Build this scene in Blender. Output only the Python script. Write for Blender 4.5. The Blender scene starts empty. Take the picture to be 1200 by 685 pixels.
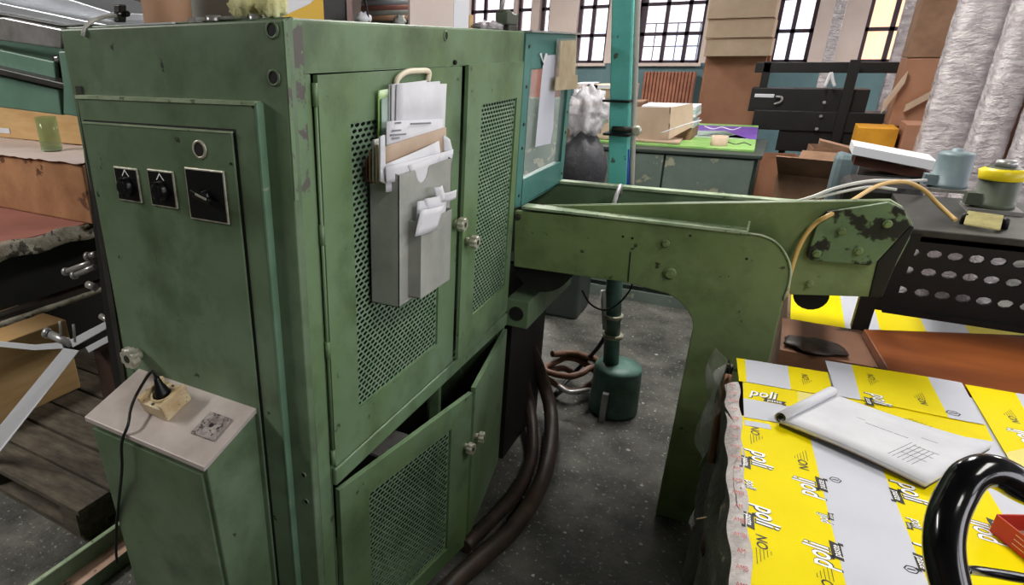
import bpy, bmesh, math, random
from mathutils import Vector, Matrix
random.seed(7)
scene = bpy.context.scene
# ---------------------------------------------------------------- camera
FPX, CX, CY = 746.77, 447.84, 371.39
RW = ((0.51758502, -0.8555464, -0.01208721),      # camera right in world axes
      (-0.33547638, -0.18991911, -0.92270598),    # camera down
      (0.78712219, 0.48163377, -0.3853149))       # camera forward
CAM = Vector((-0.90625, -0.73957, 1.55161))
cam_d = bpy.data.cameras.new('camera'); cam = bpy.data.objects.new('camera', cam_d)
scene.collection.objects.link(cam); scene.camera = cam
cam_d.sensor_width = 36.0; cam_d.lens = FPX / 1200 * 36
cam_d.shift_x = (600 - CX) / 1200; cam_d.shift_y = (CY - 342.5) / 1200
cam_d.clip_start = 0.02; cam_d.clip_end = 200
m3 = Matrix((RW[0], tuple(-a for a in RW[1]), tuple(-a for a in RW[2]))).transposed()
cam.matrix_world = Matrix.Translation(CAM) @ m3.to_4x4()

# ---------------------------------------------------------------- light
world = bpy.data.worlds.new('world'); scene.world = world; world.use_nodes = True
bg = world.node_tree.nodes['Background']
bg.inputs[0].default_value = (0.95, 0.94, 1.0, 1); bg.inputs[1].default_value = 5.0
def added_area_light(x, y, z, sx, sy, watts, col=(1, 0.97, 0.92)):
    l = bpy.data.lights.new('fluorescent_light', 'AREA'); l.shape = 'RECTANGLE'; l.size = sx; l.size_y = sy
    l.energy = watts; l.color = col
    o = bpy.data.objects.new('fluorescent_light', l); scene.collection.objects.link(o); o.location = (x, y, z)
    return o
ADDED_LAMPS = [(-.4, -1.9, 2.82, 24), (2.7, -.4, 2.82, 54), (5.6, -3.2, 2.82, 80), (-1.5, 2.7, 2.82, 66), (5.4, 1.6, 2.82, 80)]   # added fluorescent lamps, out of view, placed to brighten each area
for lx, ly, lz, w in ADDED_LAMPS:
    added_area_light(lx, ly, lz, 1.5, 0.5, w)
ADDED_SIDE_WIN = [(-4.3, -2.2), (-1.8, .3), (.7, 2.8), (3.2, 5.3), (5.7, 7.8)]      # window openings added to the unseen right wall for low light, x ranges
for a_, b_ in ADDED_SIDE_WIN:
    p_ = added_area_light((a_ + b_)/2, -6.49, 2.25, b_ - a_, 1.8, 1); p_.rotation_euler = (math.pi/2, 0, 0); p_.data.cycles.is_portal = True
    p_.name = 'window_portal'
vs = scene.view_settings
vs.view_transform = 'Standard'; vs.look = 'None'; vs.gamma = 1; vs.use_curve_mapping = False
vs.exposure = 0.6

# ---------------------------------------------------------------- helpers
def P(px, py, X=None, Y=None, Z=None, D=None):
    """point where the sight line of a photo pixel meets the plane X=, Y= or Z="""
    a, b = (px - CX) / FPX, (py - CY) / FPX
    d = Vector([RW[0][i] * a + RW[1][i] * b + RW[2][i] for i in range(3)])
    if X is not None: t = (X - CAM.x) / d.x
    elif Y is not None: t = (Y - CAM.y) / d.y
    elif Z is not None: t = (Z - CAM.z) / d.z
    else: t = D
    return CAM + d * t
ORG = {}
class MB:
    def __init__(s): s.v = []; s.f = []; s.mi = []; s.cm = 0; s.sm = []
    def face(s, pts, sm=False):
        n = len(s.v); s.v += [tuple(p) for p in pts]; s.f.append(list(range(n, n + len(pts)))); s.mi.append(s.cm); s.sm.append(sm); return s
    def raw(s, vs_, fs, sm=False):
        n = len(s.v); s.v += [tuple(p) for p in vs_]
        for f in fs: s.f.append([n + i for i in f]); s.mi.append(s.cm); s.sm.append(sm)
        return s
    def box(s, x0, x1, y0, y1, z0, z1):
        x0, x1 = min(x0, x1), max(x0, x1); y0, y1 = min(y0, y1), max(y0, y1); z0, z1 = min(z0, z1), max(z0, z1)
        return s.raw([(x0,y0,z0),(x1,y0,z0),(x1,y1,z0),(x0,y1,z0),(x0,y0,z1),(x1,y0,z1),(x1,y1,z1),(x0,y1,z1)],
              [(0,3,2,1),(4,5,6,7),(0,1,5,4),(1,2,6,5),(2,3,7,6),(3,0,4,7)])
    def obox(s, c, a, b, d):
        c, a, b, d = map(Vector, (c, a, b, d)); vs_ = []
        for k in (-1, 1):
            for i, j in ((-1,-1),(1,-1),(1,1),(-1,1)): vs_.append(c + a*i + b*j + d*k)
        fs = [(0,3,2,1),(4,5,6,7),(0,1,5,4),(1,2,6,5),(2,3,7,6),(3,0,4,7)]
        if a.cross(b).dot(d) < 0: fs = [f[::-1] for f in fs]
        return s.raw(vs_, fs)
    def prism(s, poly, vec, sm=False):
        vec = Vector(vec); p = [Vector(q) for q in poly]; n = len(p)
        nrm = Vector((0, 0, 0))
        for i in range(n): nrm += p[i].cross(p[(i + 1) % n])
        if nrm.dot(vec) > 0: p.reverse()
        s.raw(p + [q + vec for q in p], [tuple(range(n)), tuple(range(2*n - 1, n - 1, -1))])
        base = len(s.v) - 2*n
        for i in range(n):
            j = (i + 1) % n; s.f.append([base + j, base + i, base + i + n, base + j + n]); s.mi.append(s.cm); s.sm.append(sm)
        return s
    def rev(s, p0, axis, prof, n=16, sm=True, cap=True):
        """surface of revolution: prof = [(distance along axis, radius)]"""
        p0 = Vector(p0); ax = Vector(axis).normalized()
        e = ax.cross(Vector((0, 0, 1)) if abs(ax.z) < .9 else Vector((1, 0, 0))).normalized(); g = ax.cross(e)
        vs_ = []
        for h, r in prof:
            for k in range(n):
                t = 2*math.pi*k/n; vs_.append(p0 + ax*h + (e*math.cos(t) + g*math.sin(t))*r)
        fs = []
        for i in range(len(prof) - 1):
            for k in range(n):
                k2 = (k + 1) % n; fs.append((i*n + k, i*n + k2, (i + 1)*n + k2, (i + 1)*n + k))
        s.raw(vs_, fs, sm)
        if cap:
            s.face([vs_[k] for k in range(n)][::-1]); b = (len(prof) - 1)*n; s.face([vs_[b + k] for k in range(n)])
        return s
    def cyl(s, p0, p1, r, r2=None, n=16, sm=True):
        p0, p1 = Vector(p0), Vector(p1); return s.rev(p0, p1 - p0, [(0, r), ((p1 - p0).length, r if r2 is None else r2)], n, sm)
    def tube(s, pts, r, n=8, sub=6, smooth=True, flat=None):
        pts = [Vector(p) for p in pts]
        if smooth and len(pts) > 2:
            q = [pts[0]*2 - pts[1]] + pts + [pts[-1]*2 - pts[-2]]; out = []
            for i in range(1, len(q) - 2):
                for k in range(sub):
                    t = k/sub; a, b, c, d = q[i-1], q[i], q[i+1], q[i+2]
                    out.append(0.5*((2*b) + (c - a)*t + (2*a - 5*b + 4*c - d)*t*t + (3*b - a - 3*c + d)*t**3))
            out.append(pts[-1]); pts = out
        vs_ = []; up = None
        for i, p in enumerate(pts):
            t = (pts[min(i + 1, len(pts) - 1)] - pts[max(i - 1, 0)]).normalized()
            if up is None: up = t.orthogonal().normalized()
            up = (up - t*up.dot(t)).normalized(); g = t.cross(up)
            rr = r[i*(len(r) - 1)//max(1, len(pts) - 1)] if isinstance(r, (list, tuple)) else r
            for k in range(n):
                a = 2*math.pi*k/n; vs_.append(p + (up*math.cos(a) + g*math.sin(a))*rr)
        fs = []
        for i in range(len(pts) - 1):
            for k in range(n): k2 = (k + 1) % n; fs.append((i*n + k, i*n + k2, (i + 1)*n + k2, (i + 1)*n + k))
        s.raw(vs_, fs, True); s.face(vs_[:n][::-1]); s.face(vs_[-n:]); return s
    def grid(s, fn, nu, nv, sm=True):
        vs_ = [fn(i/nu, j/nv) for j in range(nv + 1) for i in range(nu + 1)]
        return s.raw(vs_, [(j*(nu+1)+i, j*(nu+1)+i+1, (j+1)*(nu+1)+i+1, (j+1)*(nu+1)+i) for j in range(nv) for i in range(nu)], sm)
    def build(s, name, mats, parent=None, bevel=0, label=None, cat=None, group=None, kind=None, solid=0):
        if not isinstance(mats, (list, tuple)): mats = [mats]
        xs, ys, zs = zip(*s.v)
        o_ = Vector(((min(xs) + max(xs))/2, (min(ys) + max(ys))/2, min(zs)))
        me = bpy.data.meshes.new(name); me.from_pydata([(x - o_.x, y - o_.y, z - o_.z) for x, y, z in s.v], [], s.f)
        for m in mats: me.materials.append(MAT[m])
        me.polygons.foreach_set('material_index', s.mi); me.polygons.foreach_set('use_smooth', s.sm); me.update()
        if solid or bevel or any(s.sm):
            bm = bmesh.new(); bm.from_mesh(me); bmesh.ops.remove_doubles(bm, verts=bm.verts, dist=1e-5); bm.to_mesh(me); bm.free()
        return link(name, me, o_, parent, bevel, label, cat, group, kind, solid)
def link(name, me, o_, parent=None, bevel=0, label=None, cat=None, group=None, kind=None, solid=0):
    ob = bpy.data.objects.new(name, me); scene.collection.objects.link(ob)
    ORG[ob] = Vector(o_)
    if parent is not None: ob.parent = parent; ob.location = ORG[ob] - ORG[parent]
    else: ob.location = o_
    if solid: md = ob.modifiers.new('solid', 'SOLIDIFY'); md.thickness = solid; md.offset = 0
    if bevel: md = ob.modifiers.new('bevel', 'BEVEL'); md.width = bevel; md.segments = 2; md.limit_method = 'ANGLE'; md.angle_limit = 0.7
    tag(ob, label, cat, group, kind); return ob
def tag(o, label=None, cat=None, group=None, kind=None):
    if label: o['label'] = label
    if cat: o['category'] = cat
    if group: o['group'] = group
    if kind: o['kind'] = kind
def thing(name, loc, label, cat, group=None):
    e = bpy.data.objects.new(name, None); scene.collection.objects.link(e); e.empty_display_size = .05
    e.location = loc; ORG[e] = Vector(loc); tag(e, label, cat, group); return e
def again(o, loc, parent=None, label=None):
    """copy of a mesh object (shared data) at a world place"""
    c = o.copy(); scene.collection.objects.link(c); ORG[c] = Vector(loc)
    if parent is not None: c.parent = parent; c.location = ORG[c] - ORG[parent]
    else: c.parent = None; c.location = loc
    if label: c['label'] = label
    return c
def lettering(txt, o_, xdir, ydir, size, mat, parent, name='lettering', grow=0.0, shear=0.0, align='CENTER', sx=1.0):
    cu = bpy.data.curves.new(name, 'FONT'); cu.body = txt; cu.size = 1; cu.align_x = align; cu.align_y = 'CENTER'
    cu.offset = grow; cu.shear = shear; cu.resolution_u = 3
    t = bpy.data.objects.new('t', cu); scene.collection.objects.link(t)
    me = bpy.data.meshes.new_from_object(t.evaluated_get(bpy.context.evaluated_depsgraph_get()))
    bpy.data.objects.remove(t); bpy.data.curves.remove(cu)
    x, y = Vector(xdir).normalized()*size*sx, Vector(ydir).normalized()*size
    for v in me.vertices: v.co = x*v.co.x + y*v.co.y
    me.materials.clear(); me.materials.append(MAT[mat]); me.name = name
    return link(name, me, o_, parent)

# ---------------------------------------------------------------- materials
MAT = {}
def srgb(r, g, b):
    f = lambda c: (c/255/12.92 if c/255 <= .04045 else ((c/255 + .055)/1.055)**2.4); return (f(r), f(g), f(b), 1)
def mat(name, col, rough=.5, metal=0.0, col2=None, scale=6.0, mix=.5, detail=6, chip=None, chip_scale=20, chip_at=.68, bump=0.0, bscale=60,
        trans=0.0, alpha=1.0, grime=None, spec=.5, stretch=None, coat=0, ior=1.45, contrast=(.35, .65)):
    m = bpy.data.materials.new(name); m.use_nodes = True; nt = m.node_tree; b = nt.nodes['Principled BSDF']; N = nt.nodes.new
    b.inputs['Roughness'].default_value = rough; b.inputs['Metallic'].default_value = metal; b.inputs['Specular IOR Level'].default_value = spec
    b.inputs['Transmission Weight'].default_value = trans; b.inputs['Alpha'].default_value = alpha; b.inputs['Coat Weight'].default_value = coat
    b.inputs['IOR'].default_value = ior
    c1 = srgb(*col); b.inputs['Base Color'].default_value = c1
    tc = N('ShaderNodeNewGeometry'); src = tc.outputs['Position']
    if stretch:
        mp = N('ShaderNodeMapping'); mp.inputs['Scale'].default_value = stretch; nt.links.new(src, mp.inputs[0]); src = mp.outputs[0]
    def noise(sc, det=6):
        n = N('ShaderNodeTexNoise'); n.inputs['Scale'].default_value = sc; n.inputs['Detail'].default_value = det; n.inputs['Roughness'].default_value = .62
        nt.links.new(src, n.inputs['Vector']); return n.outputs['Fac']
    last = None
    def mixc(fac, a, c):
        x = N('ShaderNodeMix'); x.data_type = 'RGBA'; nt.links.new(fac, x.inputs[0])
        if isinstance(a, tuple): x.inputs[6].default_value = a
        else: nt.links.new(a, x.inputs[6])
        x.inputs[7].default_value = c; return x.outputs[2]
    def ramp(fac, lo, hi, top=1.0):
        r = N('ShaderNodeMapRange'); r.inputs[1].default_value = lo; r.inputs[2].default_value = hi; r.inputs[4].default_value = top
        nt.links.new(fac, r.inputs[0]); return r.outputs[0]
    if col2: last = mixc(ramp(noise(scale, detail), contrast[0], contrast[1], mix*2 if mix < .5 else 1), c1, srgb(*col2))
    if grime: last = mixc(ramp(noise(grime[1], 10), .48, .72, grime[2]), last or c1, srgb(*grime[0]))
    if chip: last = mixc(ramp(noise(chip_scale, 8), chip_at, chip_at + .03), last or c1, srgb(*chip))
    if last: nt.links.new(last, b.inputs['Base Color'])
    if bump:
        bp = N('ShaderNodeBump'); bp.inputs['Strength'].default_value = bump; bp.inputs['Distance'].default_value = .02
        nt.links.new(noise(bscale, 8), bp.inputs['Height']); nt.links.new(bp.outputs[0], b.inputs['Normal'])
    MAT[name] = m; return m
mat('green', (116, 142, 112), .42, 0, (98, 124, 78), 2.4, .9, 8, grime=((58, 76, 48), 5.5, .75), chip=(64, 70, 56), chip_scale=24, chip_at=.66, bump=.05, bscale=25)
mat('green_side', (116, 138, 112), .42, 0, (92, 114, 82), 2.6, .9, 8, grime=((54, 66, 44), 4.5, .75), chip=(48, 52, 44), chip_scale=22, chip_at=.67, bump=.05, bscale=25)
mat('green_plate', (126, 144, 98), .45, 0, (104, 124, 78), 4, .9, 8, grime=((66, 80, 46), 5, .7), chip=(58, 60, 42), chip_scale=18, chip_at=.65, bump=.05, bscale=25)
mat('green_worn', (110, 134, 96), .5, 0, (88, 108, 76), 8, .9, 8, chip=(30, 32, 26), chip_scale=9, chip_at=.52, bump=.08, bscale=30)
mat('green_edge', (108, 140, 116), .4, 0, (90, 122, 98), 10, .8, 8, chip=(150, 160, 140), chip_scale=30, chip_at=.66)
mat('green_chipped', (112, 140, 104), .5, 0, (96, 120, 90), 8, .9, 8, chip=(92, 88, 84), chip_scale=16, chip_at=.52, bump=.06, bscale=40)
mat('rim', (176, 190, 160), .4, 0, (128, 150, 116), 14, .9, 8, chip=(104, 118, 92), chip_scale=40, chip_at=.6)
mat('web', (128, 152, 126), .5, 0, (104, 134, 104), 12, .9)
mat('teal', (84, 136, 128), .4, 0, (68, 118, 110), 5, .9, 8, chip=(36, 60, 54), chip_scale=30, chip_at=.7)
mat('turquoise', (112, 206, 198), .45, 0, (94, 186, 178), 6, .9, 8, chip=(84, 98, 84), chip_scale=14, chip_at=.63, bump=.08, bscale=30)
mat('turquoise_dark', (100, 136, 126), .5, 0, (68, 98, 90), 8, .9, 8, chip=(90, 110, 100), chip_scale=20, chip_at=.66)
mat('feeder_green', (128, 168, 148), .45, 0, (106, 146, 126), 4, .9, 8, chip=(44, 58, 48), chip_scale=16, chip_at=.68)
mat('black_metal', (16, 16, 17), .5, 0, (25, 24, 23), 8, .9, 8, bump=.05)
mat('dark_steel', (48, 48, 46), .45, .3, (70, 68, 62), 10, .9, 8, chip=(120, 116, 108), chip_scale=30, chip_at=.7)
mat('grease', (14, 14, 13), .6, 0, (26, 23, 20), 10, .8)  # black parts; also paints the shade inside bores, slots and gaps
mat('steel', (190, 190, 190), .32, .5, (150, 148, 144), 14, .9, 8)
mat('galvanised', (172, 174, 168), .45, .12, (148, 152, 146), 9, .9, 8, bump=.03)
mat('aluminium', (196, 200, 206), .35, .35, (172, 176, 184), 3, .9, 4, stretch=(1, .2, 1))
mat('sheet_top', (204, 194, 188), .45, .1, (178, 166, 160), 7, .9, 8)
mat('knob_metal', (206, 204, 188), .35, .3, (160, 158, 140), 60, .9)
mat('beige_plastic', (216, 200, 164), .5, 0, (186, 160, 120), 25, .9, 8, chip=(112, 72, 52), chip_scale=40, chip_at=.63)
mat('peeling', (176, 170, 166), .6, 0, (120, 108, 108), 50, .9, 8, chip=(84, 70, 70), chip_scale=90, chip_at=.54)
mat('black_plastic', (14, 15, 17), .32, 0)
mat('black_gloss', (8, 9, 12), .16, 0, coat=.4)
mat('cable_black', (18, 18, 18), .5)
mat('cable_white', (200, 200, 194), .5)
mat('cable_tan', (206, 170, 104), .5)
mat('cable_blue', (30, 72, 170), .4)
mat('hose', (120, 84, 66), .5, 0, (88, 62, 50), 30, .9)
mat('hose_dark', (64, 50, 42), .5, 0, (36, 30, 26), 12, .9)
mat('paper', (218, 219, 224), .7, 0, (205, 206, 212), 9, .6)
mat('paper_old', (214, 196, 152), .7, 0, (186, 160, 108), 12, .9)
mat('print_yellow', (244, 224, 0), .62, 0, (236, 214, 0), 3, .5, spec=.12)
mat('print_white', (208, 210, 220), .62, 0, (200, 202, 212), 5, .5, spec=.25)
mat('print_pale', (232, 218, 120), .62)
mat('ink', (24, 24, 22), .5)
mat('ink_grey', (128, 130, 136), .6)
mat('ink_white', (250, 250, 250), .45)
mat('ink_red', (176, 36, 36), .5)
mat('cardboard', (172, 150, 130), .75, 0, (154, 132, 112), 5, .8, 6)
mat('cardboard_pale', (186, 164, 144), .75, 0, (172, 150, 128), 5, .8, 6)
mat('cardboard_brown', (158, 114, 88), .7, 0, (142, 98, 74), 4, .9, 6)
mat('cardboard_dark', (150, 116, 92), .75, 0, (124, 94, 72), 6, .9, 6)
mat('core_tube', (202, 158, 128), .7, 0, (186, 144, 114), 6, .8)
mat('yellow_box', (206, 146, 30), .6, 0, (184, 126, 26), 6, .8)
mat('brown_board', (148, 82, 38), .38, 0, (112, 58, 28), 3, .9, 6, chip=(40, 26, 20), chip_scale=5, chip_at=.66, stretch=(2.5, .6, 1))
mat('skin_board', (150, 108, 84), .45, 0, (116, 82, 62), 4, .9, 6, chip=(34, 26, 24), chip_scale=7, chip_at=.60)
mat('wood_block', (172, 128, 92), .55, 0, (140, 98, 68), 6, .9, 8, chip=(96, 64, 44), chip_scale=9, chip_at=.6)
mat('wood_pale', (208, 174, 124), .6, 0, (190, 152, 102), 4, .9, 6, stretch=(1, 1, 6))
mat('red_board', (164, 112, 100), .55, 0, (148, 94, 84), 5, .9, 6)
mat('pallet_wood', (98, 90, 76), .8, 0, (62, 56, 48), 9, .9, 8, chip=(110, 106, 96), chip_scale=26, chip_at=.67, bump=.25, bscale=40, stretch=(4, 1, 4))
mat('wrap_edge', (176, 170, 154), .45, 0, (120, 110, 92), 12, .9, 8, chip=(60, 54, 44), chip_scale=18, chip_at=.55, bump=.5, bscale=40)
mat('pile_side', (52, 54, 46), .45, 0, (82, 82, 70), 7, .9, 8, chip=(120, 112, 92), chip_scale=16, chip_at=.64, bump=.5, bscale=22)
mat('pile_paper', (128, 104, 78), .6, 0, (92, 70, 52), 8, .9, 8, stretch=(1, 1, 30), bump=.3, bscale=30)
mat('tape', (214, 206, 204), .4, 0, (184, 176, 174), 25, .8, bump=.4, bscale=50)
mat('film', (200, 200, 196), .12, 0, alpha=.16, bump=.9, bscale=30)
mat('bubble_wrap', (228, 222, 224), .2, .4, (180, 172, 176), 10, .9, 8, bump=1.0, bscale=26, stretch=(1, 1, 2.6))
mat('bag_film', (226, 224, 228), .1, 0, (170, 168, 174), 18, .9, 6, alpha=.6, bump=1.0, bscale=22)
mat('glass', (226, 238, 236), .05, 0, alpha=.16)
mat('pane', (240, 240, 250), .05, 0, alpha=.12)
mat('jar_glass', (150, 170, 110), .08, 0, alpha=.42)
mat('window_bar', (64, 52, 60), .6)
mat('grille', (60, 50, 56), .6)
mat('wall_cream', (216, 200, 192), .8, 0, (202, 184, 176), 2, .8)
mat('wall_dado', (98, 126, 130), .6, 0, (84, 112, 118), 3, .8)
mat('plaster', (122, 116, 108), .85, 0, (104, 98, 92), 2, .8)
mat('radiator_red', (168, 112, 88), .55, 0, (140, 90, 70), 8, .8)
mat('bench_green', (118, 130, 122), .5, 0, (92, 106, 98), 3, .9, 8, chip=(156, 156, 134), chip_scale=6, chip_at=.58)
mat('bench_dark', (58, 66, 60), .5, 0, (46, 54, 50), 5, .9)
mat('poster_green', (148, 186, 112), .45, 0, (116, 164, 84), 9, .9)
mat('poster_purple', (98, 60, 150), .45, 0, (118, 84, 168), 9, .6)
mat('poster_grey', (176, 196, 186), .45)
mat('poster_white', (226, 226, 232), .45)
mat('poster_gold', (224, 178, 40), .45)
mat('motor_blue', (118, 134, 138), .45, 0, (98, 114, 120), 8, .9)
mat('motor_green', (84, 92, 74), .5, 0, (66, 72, 60), 10, .9, 8, chip=(36, 36, 32), chip_scale=20, chip_at=.62)
mat('yellow_tape', (232, 208, 30), .35)
mat('nameplate', (176, 166, 112), .45, .2, (146, 138, 92), 30, .9)
mat('rag', (232, 230, 176), .85, 0, (206, 202, 140), 20, .9, bump=.4, bscale=40)
mat('red_carton', (196, 52, 34), .5, 0, (180, 44, 30), 8, .7)
mat('dark_sack', (38, 38, 42), .6, 0, (54, 54, 58), 12, .9, bump=.4, bscale=20)
mat('brown_leather', (96, 56, 44), .5)
mat('rust', (70, 46, 36), .7, 0, (44, 32, 28), 14, .9)
mat('band_white', (214, 216, 222), .35)
mat('facade', (172, 166, 172), .9, 0, (150, 146, 156), 1.2, .9)
mat('facade_orange', (176, 126, 92), .9, 0, (160, 112, 82), 1.2, .9)
mat('facade_glass', (150, 160, 180), .2)
mat('lamp_white', (230, 230, 226), .5)
mat('worn_pink', (196, 166, 146), .6, 0, (160, 124, 104), 9, .9, 8, chip=(90, 90, 74), chip_scale=16, chip_at=.6)
mat('cream', (232, 222, 196), .5)
mat('debris', (190, 186, 178), .8)
# concrete floor
m = mat('concrete', (108, 106, 100), .65, 0, (44, 46, 43), 4.5, .95, 14, grime=((34, 36, 33), 1.6, .8), chip=(142, 146, 136), chip_scale=55, chip_at=.605, bump=.4, bscale=26)

# ================================================================ the room
XW, XB, YL, YR, HC = 8.0, -5.0, 6.0, -6.5, 3.6
MB().box(XB, XW + .3, YR, YL, -.1, 0).build('floor', 'concrete', kind='structure')
MB().box(XB, XW + .3, YR, YL, HC, HC + .1).build('ceiling', 'plaster', kind='structure')
MB().box(XB, XW + .3, YL, YL + .2, 0, HC).build('wall_left', 'plaster', kind='structure')
k = MB().box(XB, XW + .3, YR - .2, YR, 0, 1.35).box(XB, XW + .3, YR - .2, YR, 3.15, HC)
xs_ = [XB] + [v for ab in ADDED_SIDE_WIN for v in ab] + [XW + .3]
for i in range(0, len(xs_), 2): k.box(xs_[i], xs_[i + 1], YR - .2, YR, 1.35, 3.15)
k.build('wall_right', 'plaster', kind='structure')
for i, (a_, b_) in enumerate(ADDED_SIDE_WIN):
    k = MB().box(a_, b_, YR - .14, YR - .08, 1.35, 1.40).box(a_, b_, YR - .14, YR - .08, 3.10, 3.15).box(a_, a_ + .05, YR - .14, YR - .08, 1.35, 3.15).box(b_ - .05, b_, YR - .14, YR - .08, 1.35, 3.15)
    fr = k.build('window_%d' % (i + 11), 'window_bar', kind='structure')  # unseen side window, added to let in low light
    for j in (1, 2, 3): MB().box(a_ + (b_ - a_)*j/4 - .02, a_ + (b_ - a_)*j/4 + .02, YR - .13, YR - .09, 1.35, 3.15).build('mullion', 'window_bar', fr)
    for z in (1.95, 2.55): MB().box(a_, b_, YR - .13, YR - .09, z - .02, z + .02).build('glazing_bar', 'window_bar', fr)
    for j in range(4):
        for z in (1.37, 1.95, 2.55): MB().box(a_ + (b_ - a_)*j/4, a_ + (b_ - a_)*(j + 1)/4, YR - .115, YR - .11, z, z + .6 if z > 1.4 else 1.95).build('window_pane', 'pane', fr)
MB().box(XB - .2, XB, YR, YL, 0, HC).build('wall_behind', 'plaster', kind='structure')
for i, (lx, ly, lz, w) in enumerate(ADDED_LAMPS):
    e = thing('hanging_lamp', (lx, ly, lz), 'white fluorescent lamp hanging on rods from the ceiling', 'lamp', 'hanging lamps')
    MB().box(lx - .8, lx + .8, ly - .3, ly + .3, lz + .01, lz + .08).build('housing', 'lamp_white', e)
    for sx in (-.6, .6): MB().cyl((lx + sx, ly, lz + .08), (lx + sx, ly, HC), .012, n=8).build('rod', 'steel', e)
# far wall with windows: (left px, right px, mullion px, at photo row 40)
def yw(px): return P(px, 40, X=XW).y
WIN = [(462, 476, []), (548, 600, [564, 582]), (603, 621, []), (630, 642, []), (674, 711, [691]), (745, 824, [751, 777, 803]), (907, 953, [928]), (1012, 1066, [1045])]
SILL, WTOP = 1.375, 3.1
WALLS = MB(); DADO = MB()
edges = [YL] + [v for a, b, _ in WIN for v in (yw(a), yw(b))] + [YR]
for i in range(0, len(edges), 2): WALLS.box(XW, XW + .3, edges[i + 1], edges[i], SILL, WTOP)
WALLS.box(XW, XW + .3, YR, YL, WTOP, HC)
DADO.box(XW, XW + .3, YR, YL, 0, SILL)
wf = WALLS.build('wall_far', 'wall_cream', kind='structure')
DADO.build('trim_1', 'wall_dado', kind='structure')
for n, (a, b, mull) in enumerate(WIN):
    y0, y1 = yw(b), yw(a)
    w = MB().box(XW + .1, XW + .16, y0, y0 + .04, SILL, WTOP).box(XW + .1, XW + .16, y1 - .04, y1, SILL, WTOP).box(XW + .1, XW + .16, y0, y1, WTOP - .04, WTOP).box(XW + .1, XW + .16, y0, y1, SILL, SILL + .03)
    fr = w.build('window_%d' % (n + 1), 'window_bar', kind='structure')
    ys = [y1 - .02] + [yw(q) for q in mull] + [y0 + .02]
    for q in mull: MB().box(XW + .1, XW + .15, yw(q) - .022, yw(q) + .022, SILL, WTOP).build('mullion', 'window_bar', fr)
    zs = [SILL + .02, 1.70, 2.03, 2.40, 2.75, WTOP - .02]
    for z in zs[1:-1]: MB().box(XW + .1, XW + .15, y0, y1, z - .02, z + .02).build('glazing_bar', 'window_bar', fr)
    for i in range(len(ys) - 1):
        for j in range(len(zs) - 1):
            MB().box(XW + .122, XW + .128, ys[i + 1], ys[i], zs[j], zs[j + 1]).build('window_pane', 'pane', fr)
    MB().box(XW - .06, XW + .1, y0 - .03, y1 + .03, SILL - .035, SILL).build('window_sill', 'wall_cream', fr)
    if n == 5:
        for z in (1.56, 1.82): MB().box(XW + .2, XW + .215, y0, y1, z - .008, z + .008).build('grille_bar', 'grille', fr)
        for k in range(6):
            yy = y0 + (k + .5)*(y1 - y0)/6; MB().box(XW + .2, XW + .215, yy - .007, yy + .007, SILL, 1.82).build('grille_bar', 'grille', fr)
# radiator under the windows
rad = thing('radiator', (XW - .12, yw(782), 0), 'rust coloured ribbed radiator under the wide barred window', 'radiator')
ra, rb = P(752, 110, X=XW - .15), P(812, 110, X=XW - .15); zt = P(780, 84, X=XW - .15).z; zb = zt - .62
nr = 15; rib = None
for k in range(nr):
    yy = ra.y + (rb.y - ra.y)*(k + .5)/nr
    if rib is None: rib = MB().box(XW - .2, XW - .06, yy - .016, yy + .016, zb, zt).build('rib', 'radiator_red', rad, bevel=.01)
    else: again(rib, (XW - .13, yy, zb), rad)
MB().box(XW - .17, XW - .09, rb.y, ra.y, zb + .03, zb + .08).build('header', 'radiator_red', rad)
MB().box(XW - .17, XW - .09, rb.y, ra.y, zt - .1, zt - .05).build('header', 'radiator_red', rad)
MB().box(XW - .14, XW - .10, ra.y - .06, ra.y - .02, 0, zb + .05).build('foot', 'radiator_red', rad)
MB().box(XW - .14, XW - .10, rb.y + .02, rb.y + .06, 0, zb + .05).build('foot', 'radiator_red', rad)
# houses across the street
def house(name, x, y0, y1, h, m_, label):
    e = thing(name, (x + 2, (y0 + y1)/2, -4), label, 'building')
    MB().box(x, x + 4, y0, y1, -4, h).build('wall', m_, e)
    base = None
    for zz in (0.6, 3.4):
        k = 0
        yy = y0 + .9
        while yy < y1 - 1.2:
            if base is None: base = MB().box(x - .05, x + .02, yy, yy + .9, zz, zz + 1.5).build('window', 'facade_glass', e)
            else: again(base, (x - .015, yy + .45, zz), e)
            yy += 2.1
    return e
house('street_house', 19, -1.6, 16, 9, 'facade', 'pale house across the street seen through the windows')
house('street_house', 18, -12, -1.9, 8, 'facade_orange', 'orange house across the street seen through the windows')

# ================================================================ the press
H = 1.602; LU = 1.17; LV = .60
press = thing('printing_press', (LU/2, LV/2, 0), 'green painted steel printing press cabinet with perforated doors', 'machine')
b = MB()
b.cm = 1; b.box(0, .02, 0, LV, 0, H)                          # side plate
b.cm = 0; b.box(.02, LU, 0, .02, 1.516, H)                     # top band of the front
b.box(.02, .07, 0, .02, 0, 1.516); b.box(1.158, LU, 0, .02, .02, 1.516)
b.box(.07, 1.158, 0, .02, .618, .672); b.box(.07, 1.158, 0, .02, 0, .045)
b.cm = 1; b.box(.02, LU, .02, LV, H - .02, H); b.box(.02, LU, LV - .02, LV, 0, H - .02); b.box(LU - .02, LU, .02, LV - .02, 0, H - .02)
b.box(.02, LU - .02, .02, LV - .02, 0, .02)
b.build('body', ['green', 'green_side'], press, bevel=.004)
MB().box(.685, .705, .03, .06, .02, 1.56).build('centre_post', 'green', press)
MB().box(.03, 1.14, .30, .31, .02, 1.57).build('inner_bulkhead', 'grease', press)  # dark sheet added so the interior behind the mesh looks black
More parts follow.
